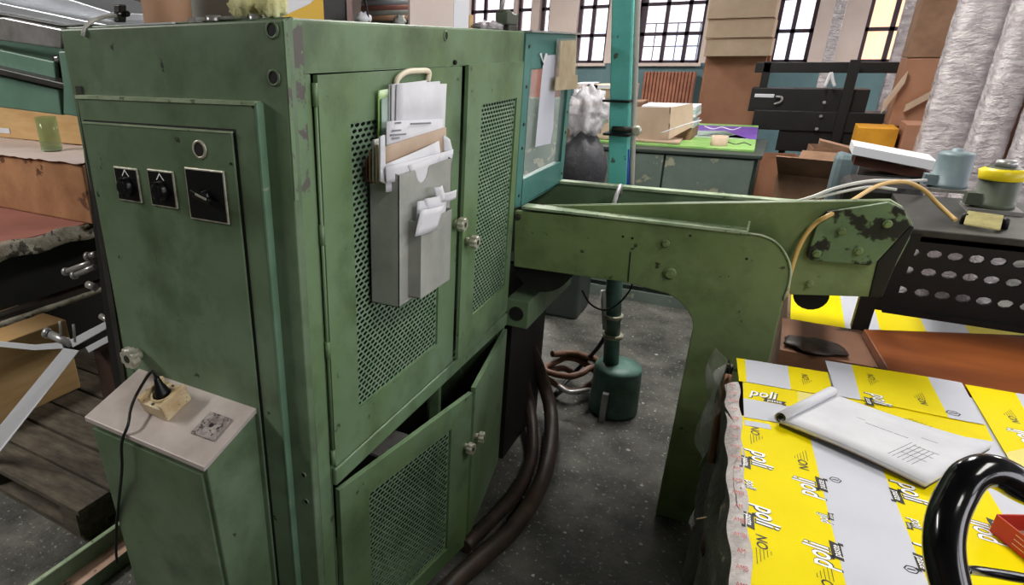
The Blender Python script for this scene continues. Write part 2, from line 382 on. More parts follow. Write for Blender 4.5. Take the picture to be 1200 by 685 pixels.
MB().box(.03, 1.14, .03, .30, .635, .65).build('inner_shelf', 'dark_steel', press)
MB().box(.001, .05, -.0015, .0, 1.30, 1.5995).build('worn_patch', 'green_chipped', press)
MB().box(.07, 1.158, -.012, 0, .622, .668).build('ledge_strip', 'green', press, bevel=.004)
# bolt holes
def hole(c, axis, r, par, ring='knob_metal', name='bolt_hole'):
    c = Vector(c); ax = Vector(axis).normalized()
    o = MB().rev(c - ax*.004, ax, [(0, r*1.35), (.006, r*1.35), (.007, r), (.002, r)], 18, cap=False).build(name, ring, par)
    MB().rev(c - ax*.004, ax, [(0, r*1.02), (.0055, r*1.02)], 18).build('bore', 'grease', o)
    return o
for px, py, r in ((319, 35, .0105), (321, 91, .0105)): hole(P(px, py, X=0), (-1, 0, 0), r, press, 'green_side')
for px, py in ((356, 556), (359, 587)): hole(P(px, py, X=0), (-1, 0, 0), .0055, press, 'green_side')
for px, py in ((522, 42),): hole(P(px, py, Y=0), (0, -1, 0), .009, press, 'green')
MB().rev(P(532, 73, Y=0), (0, -1, 0), [(-.004, .006), (.006, .006), (.008, .003)], 10).build('latch_pin', 'grease', press)
# side control panel
b = MB().box(-.018, 0, .059, .56, .08, 1.4696); b.build('panel_frame', 'green_side', press, bevel=.003)
MB().box(-.0195, 0, .0545, .061, .08, 1.47).build('panel_edge', 'green_edge', press, bevel=.002)
MB().box(-.0205, -.001, .059, .562, 1.466, 1.4725).build('panel_rim', 'rim', press)
MB().box(-.0186, -.017, .1105, .549, .20, 1.4235).build('panel_gap', 'grease', press)
MB().box(-.0245, -.0185, .117, .546, .20, 1.419).build('panel_door', 'green_side', press, bevel=.002)
MB().box(-.026, -.018, .117, .546, 1.4165, 1.4195).build('panel_rim', 'rim', press)
def fluted(name, c, axis, r, L, par, m_='knob_metal'):
    c = Vector(c); ax = Vector(axis).normalized(); e = ax.cross(Vector((0, 0, 1))).normalized(); g = ax.cross(e)
    k = MB().rev(c, ax, [(0, r*.55), (L*.45, r*.5)], 14); n = 32; vs_ = []
    for h, q in ((L*.4, .86), (L*.5, 1), (L*.92, 1), (L, .9)):
        for i in range(n):
            t = 2*math.pi*i/n; rr = r*q*(1 if (i//2) % 2 else .86); vs_.append(c + ax*h + (e*math.cos(t) + g*math.sin(t))*rr)
    k.raw(vs_, [(j*n + i, j*n + (i + 1) % n, (j + 1)*n + (i + 1) % n, (j + 1)*n + i) for j in range(3) for i in range(n)])
    k.face(vs_[:n][::-1]); k.face(vs_[3*n:]); o = k.build(name, m_, par)
    MB().rev(c, ax, [(L*.98, r*.4), (L*1.02, r*.36)], 12).build('knob_screw', 'dark_steel', o)
    return o
fluted('panel_knob', P(163, 414, X=-.03), (-1, 0, 0), .027, .036, press)
XS = -.0245
def switch(p0, p1, kind):
    a, c = P(*p0, X=XS), P(*p1, X=XS); y0, y1, z0, z1 = c.y, a.y, c.z, a.z; yc, zc = (y0 + y1)/2, (z0 + z1)/2
    pl = MB().box(XS - .004, XS, y0, y1, z0, z1).build('switch_plate', 'knob_metal', press, bevel=.002)
    MB().box(XS - .0048, XS - .003, y0 + .004, y1 - .004, z0 + .004, z1 - .004).build('plate_insert', 'black_plastic', pl)
    if kind == 'knob':
        MB().rev((XS - .004, yc, zc - .004), (-1, 0, 0), [(0, .021), (.006, .020), (.015, .017), (.017, .013)], 20).build('switch_knob', 'black_plastic', pl)
        MB().prism([(XS - .0215, yc - .004, zc - .022), (XS - .0215, yc + .004, zc - .022), (XS - .0215, yc + .004, zc + .016), (XS - .0215, yc - .004, zc + .016)], (.006, 0, 0)).build('pointer', 'black_plastic', pl)
        MB().face([(XS - .0052, yc - .012, zc + .018), (XS - .0052, yc - .009, zc + .018), (XS - .0052, yc, zc + .029), (XS - .0052, yc, zc + .033)][::-1]).face([(XS - .0052, yc + .012, zc + .018), (XS - .0052, yc + .009, zc + .018), (XS - .0052, yc, zc + .029), (XS - .0052, yc, zc + .033)]).build('dial_mark', 'ink_white', pl)
    else:
        MB().rev((XS - .004, yc - .004, zc), (-1, 0, 0), [(0, .012), (.014, .011)], 16).build('switch_knob', 'black_plastic', pl)
        MB().obox((XS - .018, yc, zc), (.004, 0, 0), (0, .026, .008), (0, -.002, .0055)).build('switch_handle', 'black_plastic', pl, bevel=.002)
        MB().obox((XS - .0225, yc - .004, zc + .002), (.0008, 0, 0), (0, .014, .004), (0, -.0006, .002)).build('handle_mark', 'knob_metal', pl)
switch((134, 194), (168, 238), 'knob'); switch((173, 197), (210, 245), 'knob'); switch((217, 195), (270, 263), 'lever')
hole(P(234, 175, X=XS), (-1, 0, 0), .0135, press, 'knob_metal', 'indicator_ring')
MB().box(XS - .003, XS, *(sorted((P(268, 196, X=XS).y - .006, P(268, 196, X=XS).y - .009))), 1.36, 1.364).build('screw', 'grease', press)
# dark rear edge and hinge strip of the side
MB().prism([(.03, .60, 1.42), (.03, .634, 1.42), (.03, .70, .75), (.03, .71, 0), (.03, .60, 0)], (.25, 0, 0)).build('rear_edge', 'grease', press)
MB().prism([(-.004, .56, 1.49), (-.004, .578, 1.49), (-.004, .60, 1.1), (-.004, .62, .70), (-.004, .60, .70)], (.02, 0, 0)).build('rear_strip', 'dark_steel', press)
# doors of the front
def perf(O, U, V, w, h, pu=.021, pv=.0113, ru=.0078, rv=.0043):
    O, U, V = Vector(O), Vector(U), Vector(V); k = MB(); rows = max(1, round(h/pv)); cols = max(1, round(w/pu)); pu = w/cols; pv = h/rows
    for j in range(rows):
        sh = .5*pu if j % 2 else 0
        for i in range(-1, cols + 1):
            c = (i + .5)*pu + sh; lo, hi = max(0, c - pu/2), min(w, c + pu/2)
            if hi - lo < 1e-5: continue
            z0, zc, z1 = j*pv, (j + .5)*pv, (j + 1)*pv
            if hi - lo < pu*.99: k.face([O + U*a + V*z for a, z in ((lo, z0), (hi, z0), (hi, z1), (lo, z1))]); continue
            out = [(lo, z0), (c, z0), (hi, z0), (hi, z1), (c, z1), (lo, z1)]
            inn = [(c - ru, zc - rv*.5), (c - ru*.3, zc - rv), (c + ru, zc - rv*.4), (c + ru, zc + rv*.5), (c + ru*.3, zc + rv), (c - ru, zc + rv*.4)]
            pts = [O + U*a + V*z for a, z in out + inn]
            k.raw(pts, [(q, (q + 1) % 6, 6 + (q + 1) % 6, 6 + q) for q in range(6)])
    return k
def door(hinge, free, z0, z1, op, t=.016):
    hv, fv = Vector((*hinge, 0)), Vector((*free, 0)); U = (fv - hv); W = U.length; U.normalize(); N = U.cross(Vector((0, 0, 1)))
    if N.y > 0: N = -N
    Vz = Vector((0, 0, 1)); k = MB()
    def bx(u0, u1, a, c, n0=0, n1=None):
        n1 = t if n1 is None else n1
        k.obox(hv + U*((u0 + u1)/2) + Vz*((a + c)/2) + N*((n0 + n1)/2), U*((u1 - u0)/2), Vz*((c - a)/2), N*((n1 - n0)/2))
    u0, u1, a, c = op if op else (0, 0, 0, 0)
    if op: bx(0, u0, z0, z1); bx(u1, W, z0, z1); bx(u0, u1, z0, a); bx(u0, u1, c, z1)
    else: bx(0, W, z0, z1)
    d = k.build('door', 'green', press)
    if op: perf(hv + U*u0 + Vz*a + N*(t*.4), U, Vz, u1 - u0, c - a).build('perforated_sheet', 'web', d)
    return d, hv, U, N
d1, hv, U1, N1 = door((.075, 0), (.694, 0), .674, 1.513, (.102, .511, .775, 1.420), .010)
MB().cyl((.0705, -.006, .70), (.0705, -.006, 1.50), .0035, n=8).build('hinge_pin', 'green', d1)
for zz in (.70, .97, 1.22, 1.48): MB().cyl((.0705, -.006, zz - .02), (.0705, -.006, zz + .02), .0055, n=8).build('hinge_knuckle', 'green', d1)
fluted('door_knob', (.676, -.010, 1.108), (0, -1, 0), .020, .034, d1)
d2, hv, U2, N2 = door((1.153, 0), (.704, -.014), .678, 1.516, (.045, .345, .785, 1.412), .010)
fluted('door_knob', (.732, -.024, 1.046), (0, -1, 0), .020, .036, d2)
d3, hv, U3, N3 = door((.078, -.002), (.657, -.083), .03, .607, (.105, .475, .09, .535), .014)
c = hv + U3*(.555) + N3*.014; c.z = .435
fluted('door_knob', c, N3, .019, .03, d3)
d4, hv, U4, N4 = door((1.15, -.002), (.684, -.079), .03, .607, None, .014)
c = hv + U4*(.445) + N4*.014; c.z = .42
fluted('door_knob', c, N4, .019, .03, d4)
# loose papers and a bracket lying behind the ajar doors
MB().obox(P(455, 520, Y=.04), (.06, -.01, .004), (.0, .02, .0), (.0, 0, .004)).build('inner_bracket', 'steel', press)

# glazed guard at the end of the cabinet
guard = MB(); ga, gb = 1.178, P(668, 120, Y=-.004).x; gz0, gz1 = P(615, 238, Y=-.004).z, P(620, 38, Y=-.004).z
guard.box(ga, ga + .06, -.004, .022, gz0, gz1).box(gb - .05, gb, -.004, .022, gz0, gz1).box(ga + .06, gb - .05, -.004, .022, gz1 - .11, gz1).box(ga + .06, gb - .05, -.004, .022, gz0, gz0 + .09)
gd = guard.build('guard_frame', 'teal', press, bevel=.003)
MB().box(ga + .05, gb - .04, .006, .010, gz0 + .08, gz1 - .10).build('guard_pane', 'glass', gd)
MB().box(ga, gb, -.02, .03, gz1, gz1 + .006).build('guard_lip', 'steel', gd)
for gx in (ga + .03, gb - .025):
    for gz in (gz0 + .04, gz0 + .2, gz1 - .04, gz1 - .16, (gz0 + gz1)/2):
        MB().rev((gx, -.004, gz), (0, -1, 0), [(0, .006), (.003, .005)], 8).build('rivet', 'dark_steel', gd)
# rear half of the press behind the guard
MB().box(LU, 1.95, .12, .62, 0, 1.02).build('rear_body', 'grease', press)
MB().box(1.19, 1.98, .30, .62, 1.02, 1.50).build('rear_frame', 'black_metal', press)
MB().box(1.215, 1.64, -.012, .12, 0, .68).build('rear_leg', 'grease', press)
# square tube with a round bore under the arm
t0, t1, t2 = P(594, 349, X=1.16), P(620, 353, X=1.16), P(618, 386, X=1.16)
sq = MB().box(1.16, 1.72, t1.y, t0.y, t2.z, t0.z).build('square_tube', 'green_side', press, bevel=.003)
MB().rev((1.161, (t0.y + t1.y)/2 + .002, (t0.z + t2.z)/2), (-1, 0, 0), [(0, .028), (.004, .026)], 20).build('bore', 'grease', sq)

# ================================================================ delivery frame standing on its leg
XN = 1.17
dl = thing('delivery_frame', (1.3, -.6, 0), 'olive green delivery frame with one broad rounded leg', 'machine frame')
pp = [(603, 247), (740, 259), (874, 273), (893, 276), (908, 283), (919, 295), (926, 312), (925, 330), (918, 352), (902, 420)]
poly = [P(x, y, X=XN) for x, y in pp]
pb = P(805, 616, X=XN); poly += [Vector((XN, pb.y, .004)), Vector((XN, P(767.5, 603, X=XN).y, .004))]
poly += [P(x, y, X=XN) for x, y in ((812, 382), (810, 372), (804, 361), (795, 352), (782, 344), (734, 331), (602, 312))]
plate = MB().prism(poly, (.026, 0, 0)).build('side_plate', 'green_plate', dl, bevel=.003)
a, c = P(612, 244, X=XN), P(876, 274, X=XN)
MB().obox((a + c)/2 + Vector((.022, 0, .004)), (.028, 0, 0), (c - a)/2, (0, 0, .004)).build('flange', 'rim', plate)
MB().obox(P(877, 266, X=XN + .01), (.004, 0, 0), (0, .0025, 0), (0, 0, .016)).build('stop_tab', 'rim', plate)
rimp = [P(x, y, X=XN - .001) for x, y in pp[2:9]]
MB().tube(rimp, .0035, 6, 4).build('edge_bead', 'rim', plate)  # pale tube standing in for the highlight along the curved edge
def bolt(c, r, par, axis=(-1, 0, 0), m_='green_plate'):
    w = MB().rev(c, axis, [(0, r), (.004, r), (.0045, r*.7)], 18).build('bolt', m_, par)
    MB().rev(Vector(c) + Vector(axis)*.004, axis, [(0, r*.62), (.010, r*.6)], 6, sm=False).build('bolt_head', m_, w)
    return w
bolt(P(780, 285, X=XN), .012, plate); bolt(P(785, 320, X=XN), .019, plate); bolt(P(607, 254, X=XN), .011, plate, m_='dark_steel')
for q in ((730, 277), (809, 276), (875, 303), (741, 279)): MB().rev(P(*q, X=XN), (-1, 0, 0), [(0, .004), (.001, .004)], 8).build('screw_hole', 'grease', plate)
s0, s1 = P(739, 295, X=XN - .001), P(736, 330, X=XN - .001)
MB().obox((s0 + s1)/2, (.0008, 0, 0), (0, .0015, 0), (s1 - s0)/2).build('slot', 'grease', plate)
# rising chain beam behind the leg plate
XBm = 1.215
bp = [(618, 242), (800, 238.5), (960, 236), (1044, 235), (1058, 243), (1070, 263), (1066, 280), (1030, 348), (926, 345), (905, 300), (870, 285), (618, 262)]
beam = MB().prism([P(x, y, X=XBm) for x, y in bp], (.03, 0, 0)).build('chain_beam', 'green_plate', dl, bevel=.002)
MB().tube([P(x, y, X=XBm + .012) for x, y in bp[:4]], .005, 6, smooth=False).build('beam_rim', 'rim', beam)
g = [(945, 300), (958, 262), (968, 248), (1042, 237), (1060, 246), (1067, 264), (1028, 306), (1018, 311), (950, 305)]
gs = MB().prism([P(x, y, X=XBm - .018) for x, y in g], (.018, 0, 0)).build('gusset', 'green_worn', dl, bevel=.003)
for q in ((986, 271), (957, 297), (1040, 262), (1006, 294)): bolt(P(*q, X=XBm - .018), .011, gs)
bolt(P(949, 332, X=XBm), .010, beam)
e0 = [(1067, 264), (1072, 266), (1052, 305), (1034, 348), (1018, 348), (1028, 306)]
MB().prism([P(x, y, X=XBm - .004) for x, y in e0], (.12, 0, 0)).build('end_block', 'black_metal', dl, bevel=.003)
MB().rev((1.25, P(935, 350, X=1.25).y - .03, P(945, 345, X=1.25).z), (1, 0, 0), [(0, .045), (.36, .045)], 20).build('end_roller', 'grease', dl)
# far rail, cross parts
rr = MB().box(1.70, 1.725, -1.02, .12, .86, 1.045).build('far_rail', 'green_side', dl)
MB().box(1.69, 1.735, -1.02, .12, 1.045, 1.055).build('flange', 'rim', rr)
MB().cyl((1.20, -.11, .86), (1.70, -.11, .86), .105, n=28).build('drum', 'grease', dl)
MB().box(1.196, 1.70, -.80, -.78, .90, .94).build('cross_bar', 'grease', dl)
MB().tube([(1.66, -.25, 1.03), (1.60, -.26, 1.075), (1.53, -.26, 1.03), (1.50, -.26, .97)], .008, 8).build('spring', 'steel', dl)
MB().box(1.22, 1.69, -.70, .05, .835, .845).build('drip_tray', 'black_metal', dl)
wires = MB().tube([P(682, 340, X=1.45), P(692, 356, X=1.45), P(708, 363, X=1.45), P(724, 356, X=1.45), P(738, 340, X=1.45), P(742, 325, X=1.45)], .0035, 6)
wires.build('loop_cable', 'cable_black', dl)

# ================================================================ unit with the perforated black guard, beyond the frame
un = thing('suction_unit', (1.95, -1.75, 0), 'dark steel machine unit with a black slotted front panel', 'machine')
XP = 1.60; zt = 1.02; yl = -1.15; yr = -2.6
tp = MB().box(XP, 2.22, yr, yl, zt - .04, zt).build('top_plate', 'dark_steel', un, bevel=.004)
MB().box(XP - .012, XP + .03, yr, yl + .02, zt - .018, zt + .004).build('front_rail', 'dark_steel', un, bevel=.003)
rows = [P(1110, 300, X=XP).z, P(1110, 322, X=XP).z, P(1110, 347, X=XP).z]
hl = [P(x, 347, X=XP).y for x in (1048, 1079, 1101, 1128, 1155, 1183, 1210)]; dY = (hl[-1] - hl[1])/5
k = MB(); zlow, zhi = .76, zt - .016
us = [yl + .02] + [hl[1] + dY*(i - .5) for i in range(0, 24)]
zs = [zlow, (rows[2] + rows[1])/2, (rows[1] + rows[0])/2, rows[0] + .045, zhi]
def cell(y1, y0, z0, z1, cy, cz, ry, rz):
    outp = [(y0, z0), ((y0 + y1)/2, z0), (y1, z0), (y1, (z0 + z1)/2), (y1, z1), ((y0 + y1)/2, z1), (y0, z1), (y0, (z0 + z1)/2)]
    inp = [(cy + ry*math.cos(t), cz + rz*math.sin(t)) for t in [math.pi*(1.25 + .25*i) for i in range(8)]]
    for xx in (XP, XP + .012):
        k.raw([(xx, y, z) for y, z in outp + inp], [(i, (i + 1) % 8, 8 + (i + 1) % 8, 8 + i) for i in range(8)])
    k.raw([(XP, y, z) for y, z in inp] + [(XP + .012, y, z) for y, z in inp], [(i, (i + 1) % 8, 8 + (i + 1) % 8, 8 + i) for i in range(8)])
for i in range(len(us) - 1):
    if us[i + 1] < yr: break
    y1, y0 = us[i], us[i + 1]; cy = (y0 + y1)/2
    for j in range(3): cell(y1, y0, zs[j], zs[j + 1], cy, (rows[2 - j]), .019, .0135)
    k.box(XP, XP + .012, y0, y1, zs[3], zs[4])
pan = k.build('slotted_panel', 'black_metal', un)
MB().box(XP - .02, XP + .05, yr, yl + .02, .745, .762).build('panel_rail', 'black_metal', un)
MB().prism([(XP - .015, yl + .03, zt - .01), (XP - .015, yl - .02, zt - .01), (XP - .015, yl + .0, .75), (XP - .015, yl + .05, .75)], (.05, 0, 0)).build('end_cheek', 'black_metal', un)
for yy in (-1.22, -1.9, -2.55): MB().box(2.14, 2.2, yy - .03, yy + .03, 0, zt - .04).build('leg', 'black_metal', un)
pst = P(1015, 352, X=1.52)
MB().box(1.50, 1.54, pst.y - .025, pst.y + .02, 0.70, .93).build('support_post', 'black_metal', dl)

# ================================================================ pile of printed sheets in front
ZP = .75
O2 = Vector((.96, -.749, 0)); EF = Vector((.9954, .0958, 0)); ER = Vector((.0958, -.9954, 0))
def L(a, b_, z=0): return O2 - EF*a + ER*b_ + Vector((0, 0, z))   # a: towards the aisle, b: along the pile
DEP, WID = .98, 1.35
def slab(k, a0, a1, b0, b1, z0, z1):
    return k.prism([L(a0, b0, z0), L(a1, b0, z0), L(a1, b1, z0), L(a0, b1, z0)], (0, 0, z1 - z0))
pal = thing('pallet', L(DEP/2, WID/2, 0), 'wooden pallet carrying the pile of yellow and white sheets', 'pallet')
for i in range(5): slab(MB(), DEP*i/5 + .005, DEP*(i + 1)/5 - .02, 0, WID, .11, .13).build('plank', 'pallet_wood', pal)
for i in range(3): slab(MB(), 0, DEP, .02 + i*.6, .12 + i*.6, .0, .11).build('runner', 'pallet_wood', pal)
pile = thing('sheet_pile', L(DEP/2, WID/2, .13), 'film wrapped pile of printed cardboard sheets on a pallet', 'sheet pile')
k = MB(); n_ = 26
def pf(u, v):
    a = u*DEP; z = .13 + v*(ZP - .002 - .13); w = .010*math.sin(a*17 + z*9) + .008*math.sin(z*31 + a*5) + .006*random.random()
    return L(a, w - .018, z)
slab(MB(), .004, DEP, .018, WID, .13, ZP - .002).build('sheets', 'pile_paper', pile)
k.grid(pf, 30, 22); k.build('wrapped_side', 'pile_side', pile)
def tf(u, v):
    a = .15 + u*(DEP - .15); return L(a, -.027 + .003*math.sin(a*40) + .030*(1 - v), ZP + .0012 - .014*v*v + .003*math.sin(a*23)*v)
MB().grid(tf, 60, 3).build('edge_tape', 'tape', pile)
for i in range(19):
    a = .18 + i*.043
    lettering('AMBION'[: 2 + (i*7) % 3], L(a, -.012, ZP + .0042), ER, EF, .017, 'ink_red', pile, align='CENTER', sx=.55)
random.seed(3)
def crumple(c, r, n, sq=(1, 1, 1), amp=.35):
    c = Vector(c); k = MB(); fs = [random.random()*6 for _ in range(6)]
    def fn(u, v):
        t, f = 2*math.pi*u, math.pi*(v*.98 + .01)
        d = Vector((math.cos(t)*math.sin(f), math.sin(t)*math.sin(f), math.cos(f)))
        q = 1 + amp*(math.sin(d.x*7 + fs[0])*math.sin(d.y*8 + fs[1]) + .6*math.sin(d.z*13 + fs[2] + d.x*9)*math.sin(d.y*11 + fs[3]))*.7
        return c + Vector((d.x*r*q*sq[0], d.y*r*q*sq[1], d.z*r*q*sq[2]))
    return k.grid(fn, n, n//2)
def film(u, v):
    a = -.03 + u*.26; z = ZP + .012 - v*.24
    return L(a, -.046 - .012*math.sin(a*37 + z*20) - .010*math.sin(z*47 + a*13), z)
MB().grid(film, 26, 22).build('loose_film', 'film', pile, solid=.001)
MB().tube([L(.02, -.012, ZP - .01), L(.05, -.024, ZP - .12), L(.09, -.016, ZP - .26)], .011, 7).build('torn_board', 'wrap_edge', pile)
MB().tube([L(.10, -.018, ZP - .005), L(.15, -.026, ZP - .10), L(.17, -.02, ZP - .24)], .009, 7).build('torn_board', 'cardboard_brown', pile)
crumple(L(.45, -.02, .46), .02, 14, (1, .6, 1.6)).build('torn_scrap', 'rust', pile)
MB().tube([L(.40, -.02, .50), L(.43, -.05, .505)], .002, 5, smooth=False).build('torn_straw', 'paper_old', pile)

def sheet(name, faces, z, label, par=None):
    """faces: list of (material, [photo px corners on the pile top])"""
    k = MB(); mats = []
    for m_, pts in faces:
        if m_ not in mats: mats.append(m_)
        k.cm = mats.index(m_)
        k.prism([P(x, y, Z=z) for x, y in pts], (0, 0, -.0009))
    return k.build(name, mats, label=label, cat='printed sheet', group='printed sheets on the pile')
def bco(px, py): q = P(px, py, Z=ZP) - O2; return q.dot(ER)
def aco(px, py): q = P(px, py, Z=ZP) - O2; return -q.dot(EF)
s1 = (bco(938, 490) + bco(1000, 685))/2; s2 = (bco(1030, 545) + bco(1092, 685))/2; s3 = (bco(1158, 577) + bco(1176, 601))/2
a_top = (aco(872, 488) + aco(910, 493))/2
k = MB(); st = [-.002, s1, s2, s3, s3 + .12, s3 + .32, WID]
for i in range(len(st) - 1):
    k.cm = i % 2; k.prism([L(a_top, st[i], ZP), L(DEP, st[i], ZP), L(DEP, st[i + 1], ZP), L(a_top, st[i + 1], ZP)], (0, 0, -.0009))
shA = k.build('printed_sheet', ['print_yellow', 'print_white'], label='large yellow and white striped sheet beneath the notepad', cat='printed sheet', group='printed sheets on the pile')
k = MB(); slab(k, .0, a_top + .02, .012, WID, ZP - .0022, ZP - .0012)
k.build('printed_sheet', 'print_white', label='plain white edge of the sheet under the striped ones', cat='printed sheet', group='printed sheets on the pile')
shT2 = sheet('printed_sheet', [('print_yellow', [(871, 447), (935, 458), (935, 477.5), (871, 466)]), ('print_pale', [(935, 458), (1000, 470), (1000, 489), (935, 477.5)]),
        ('print_white', [(871, 466), (1000, 489), (1000, 509), (872, 488)])], ZP + .0015, 'sheet with a yellow band and outlined lettering beside the notepad roll')
shT1 = sheet('printed_sheet', [('print_yellow', [(863, 419), (873, 420.5), (875, 447), (866, 446)]), ('print_white', [(873, 420.5), (923, 428.5), (927, 456), (875, 447)]),
        ('print_yellow', [(923, 428.5), (970, 436), (977, 464), (927, 456)])], ZP + .003, 'sheet with yellow white yellow print at the torn pile corner')
shC = sheet('printed_sheet', [('print_yellow', [(992, 466), (1153, 494), (1164, 517), (1000, 489)]), ('print_white', [(1000, 489), (1164, 517), (1186, 547), (1010, 520)])], ZP + .0025,
        'sheet with a yellow NO strip just beyond the notepad')
shB = sheet('printed_sheet', [('print_white', [(967, 422), (998, 427), (1009, 468), (980, 463)]), ('print_yellow', [(998, 427), (1087, 441), (1112, 489), (1009, 468)]),
        ('print_white', [(1087, 441), (1127, 448), (1154, 497), (1112, 489)])], ZP + .005, 'sheet with white yellow white print beside the brown boards')
shD = sheet('printed_sheet', [('print_yellow', [(1131, 450), (1190, 460), (1222, 520), (1178, 530)]), ('print_white', [(1190, 460), (1240, 468), (1260, 514), (1222, 520)]),
        ('print_pale', [(1178, 530), (1222, 520), (1260, 600), (1225, 610)])], ZP + .0035, 'yellow sheet with faded print at the end near the dark handle')
MB().prism([P(872, 492, Z=ZP), P(902, 497, Z=ZP), P(904, 503, Z=ZP), P(873, 498, Z=ZP)], (0, 0, .0006)).build('white_label', 'print_white', shA)
def poli(px, py, par, z, up, w=.066, small=False):
    """up=+1: reads towards the aisle; -1: reads away from it; 0: along the pile"""
    c = P(px, py, Z=z)
    xd, yd = {1: (-EF, ER), -1: (EF, -ER), 0: (ER, EF)}[up]
    s = w/1.75
    lettering('poli', c + Vector((0, 0, .0004)), xd, yd, s*1.45, 'ink', par, 'lettering', .035, .25, sx=.72)
    lettering('poli', c + Vector((0, 0, .0008)) - xd*.0015 + yd*.001, xd, yd, s*1.45, 'ink_white', par, 'lettering', .012, .25, sx=.72)
    q = c + xd*w*.34 - yd*w*.42 + Vector((0, 0, .0005)); hx, hy = xd*w*.36, yd*w*.125
    MB().prism([q - hx - hy*1.0, q + hx*.8 - hy, q + hx*1.12 + hy, q - hx*.8 + hy], (0, 0, .0002)).prism([q + hx*.7 - hy*1.5, q + hx*1.0 - hy*1.5, q + hx*1.05 - hy*.6, q + hx*.8 - hy*.6], (0, 0, .0002)).prism([q - hx*1.05 + hy*.7, q - hx*.6 + hy*.7, q - hx*.55 + hy*1.5, q - hx*1.0 + hy*1.3], (0, 0, .0002)).build('black_label', 'ink', par)
    lettering('paste', q + Vector((0, 0, .0006)), xd, yd, w*.26, 'ink_white', par, 'lettering', .01, .2, sx=.85)
def no_mark(px, py, par, z, up, s=.021):
    c = P(px, py, Z=z) + Vector((0, 0, .0005)); xd, yd = {1: (-EF, ER), -1: (EF, -ER), 0: (ER, EF)}[up]
    lettering('NO', c, xd, yd, s*1.15, 'ink', par, 'lettering', .015, .2)
    k = MB()
    for i in range(5):
        w = s*(2.0 - .38*i); q = c + xd*(s*1.0) + yd*(s*(-.42 + .27*i)); k.obox(q + xd*w/2, xd*w/2, yd*s*.022, (0, 0, .0001))
    k.build('fine_print', 'ink', par)
def house_mark(px, py, par, z, s=.009):
    c = P(px, py, Z=z) + Vector((0, 0, .0004)); pts = [c + ER*s*math.cos(i*math.pi/3)*1.1 + EF*s*math.sin(i*math.pi/3) for i in range(6)]
    k = MB()
    for i in range(6): k.obox((pts[i] + pts[(i + 1) % 6])/2, (pts[(i + 1) % 6] - pts[i])/2, (pts[(i + 1) % 6] - pts[i]).cross(Vector((0, 0, 1)))*.1, (0, 0, .0001))
    k.obox(c, ER*s*.6, EF*s*.15, (0, 0, .0001)); k.build('symbol', 'ink', par)
poli(891, 538, shA, ZP, 1); poli(897, 605, shA, ZP, 1); poli(945, 571, shA, ZP, -1); poli(960, 650, shA, ZP, -1); poli(1068, 577, shA, ZP, 1); poli(1150, 622, shA, ZP, -1)
poli(879, 568, shA, ZP, 1, .03); poli(965, 607, shA, ZP, -1, .03); poli(1074, 614, shA, ZP, 1, .03); poli(1100, 655, shA, ZP, 1)
no_mark(884, 504, shA, ZP, 1); no_mark(892, 634, shA, ZP, 1); no_mark(942, 545, shA, ZP, -1); no_mark(972, 690, shA, ZP, -1)
house_mark(979, 562, shA, ZP); house_mark(1068, 667, shA, ZP)
poli(1031, 468, shB, ZP + .005, 1, .06); no_mark(1020, 441, shB, ZP + .005, 1, .018); no_mark(1082, 471, shB, ZP + .005, -1, .018); house_mark(1117, 484, shB, ZP + .005, .012)
no_mark(1053, 491, shC, ZP + .0025, 0, .02); poli(894, 462, shT2, ZP + .0015, 0, .066); no_mark(943, 441, shT1, ZP + .003, 1, .018)
no_mark(1189, 492, shD, ZP + .0035, -1, .018); poli(1200, 512, shD, ZP + .0035, -1)

# notepad with rolled-over pages
npd = thing('notepad', P(1030, 515, Z=ZP + .006), 'white writing pad with rolled over pages lying on the printed sheets', 'notepad')
TL, TR, BR, BL = [P(x, y, Z=ZP + .012) for x, y in ((974, 463), (1160, 526), (1085, 569), (914, 494))]
def padf(lift, sh=0):
    def fn(u, v):
        p = (TL*(1 - u) + TR*u)*(1 - v) + (BL*(1 - u) + BR*u)*v
        p = p + Vector((0, 0, lift + .006*math.sin(math.pi*u)*(v) - .004*math.sin(math.pi*u)*(1 - v) + .012*u*u*(1 - v)*.5)); p += (TR - TL)*sh*u; return p
    return fn
MB().grid(padf(-.0065), 14, 6).build('backing_card', 'dark_steel', npd, solid=.003)
MB().grid(padf(-.0025, -.012), 14, 6).build('inner_card', 'cardboard', npd, solid=.002)
MB().grid(padf(.001), 14, 6).build('pages', 'paper', npd, solid=.007)
MB().grid(padf(.006), 14, 6).build('top_page', 'paper', npd, solid=.0006)
def roll(k, r0, turns, a, c, n=26):
    ax = (c - a); e = ax.normalized(); out = (TL - TR).normalized(); up = Vector((0, 0, 1)); pts = []
    for i in range(n + 1):
        t = i/n*turns*2*math.pi; r = r0*(1 - .5*i/n); pts.append(up*(r0 - r*math.cos(t)) + out*r*math.sin(t))
    return k.raw([a + q for q in pts] + [c + q for q in pts], [(i, i + 1, n + 2 + i, n + 1 + i) for i in range(n)], True)
roll(MB(), .010, 1.2, BL + Vector((0, 0, -.001)), TL + Vector((0, 0, -.001))).build('rolled_card', 'dark_steel', npd, solid=.0015)
roll(MB(), .015, 1.1, BL + Vector((0, 0, -.004)), TL + Vector((0, 0, -.004))).build('rolled_pages', 'paper', npd, solid=.0012)
k = MB()
def padline(u0, v0, u1, v1, w=.0006):
    f_ = padf(.0067); n = 6
    for i in range(n):
        a, c = f_(u0 + (u1 - u0)*i/n, v0 + (v1 - v0)*i/n), f_(u0 + (u1 - u0)*(i + .9)/n, v0 + (v1 - v0)*(i + .9)/n); k.obox((a + c)/2, (c - a)/2, (c - a).cross(Vector((0, 0, 1))).normalized()*w, (0, 0, .0001))
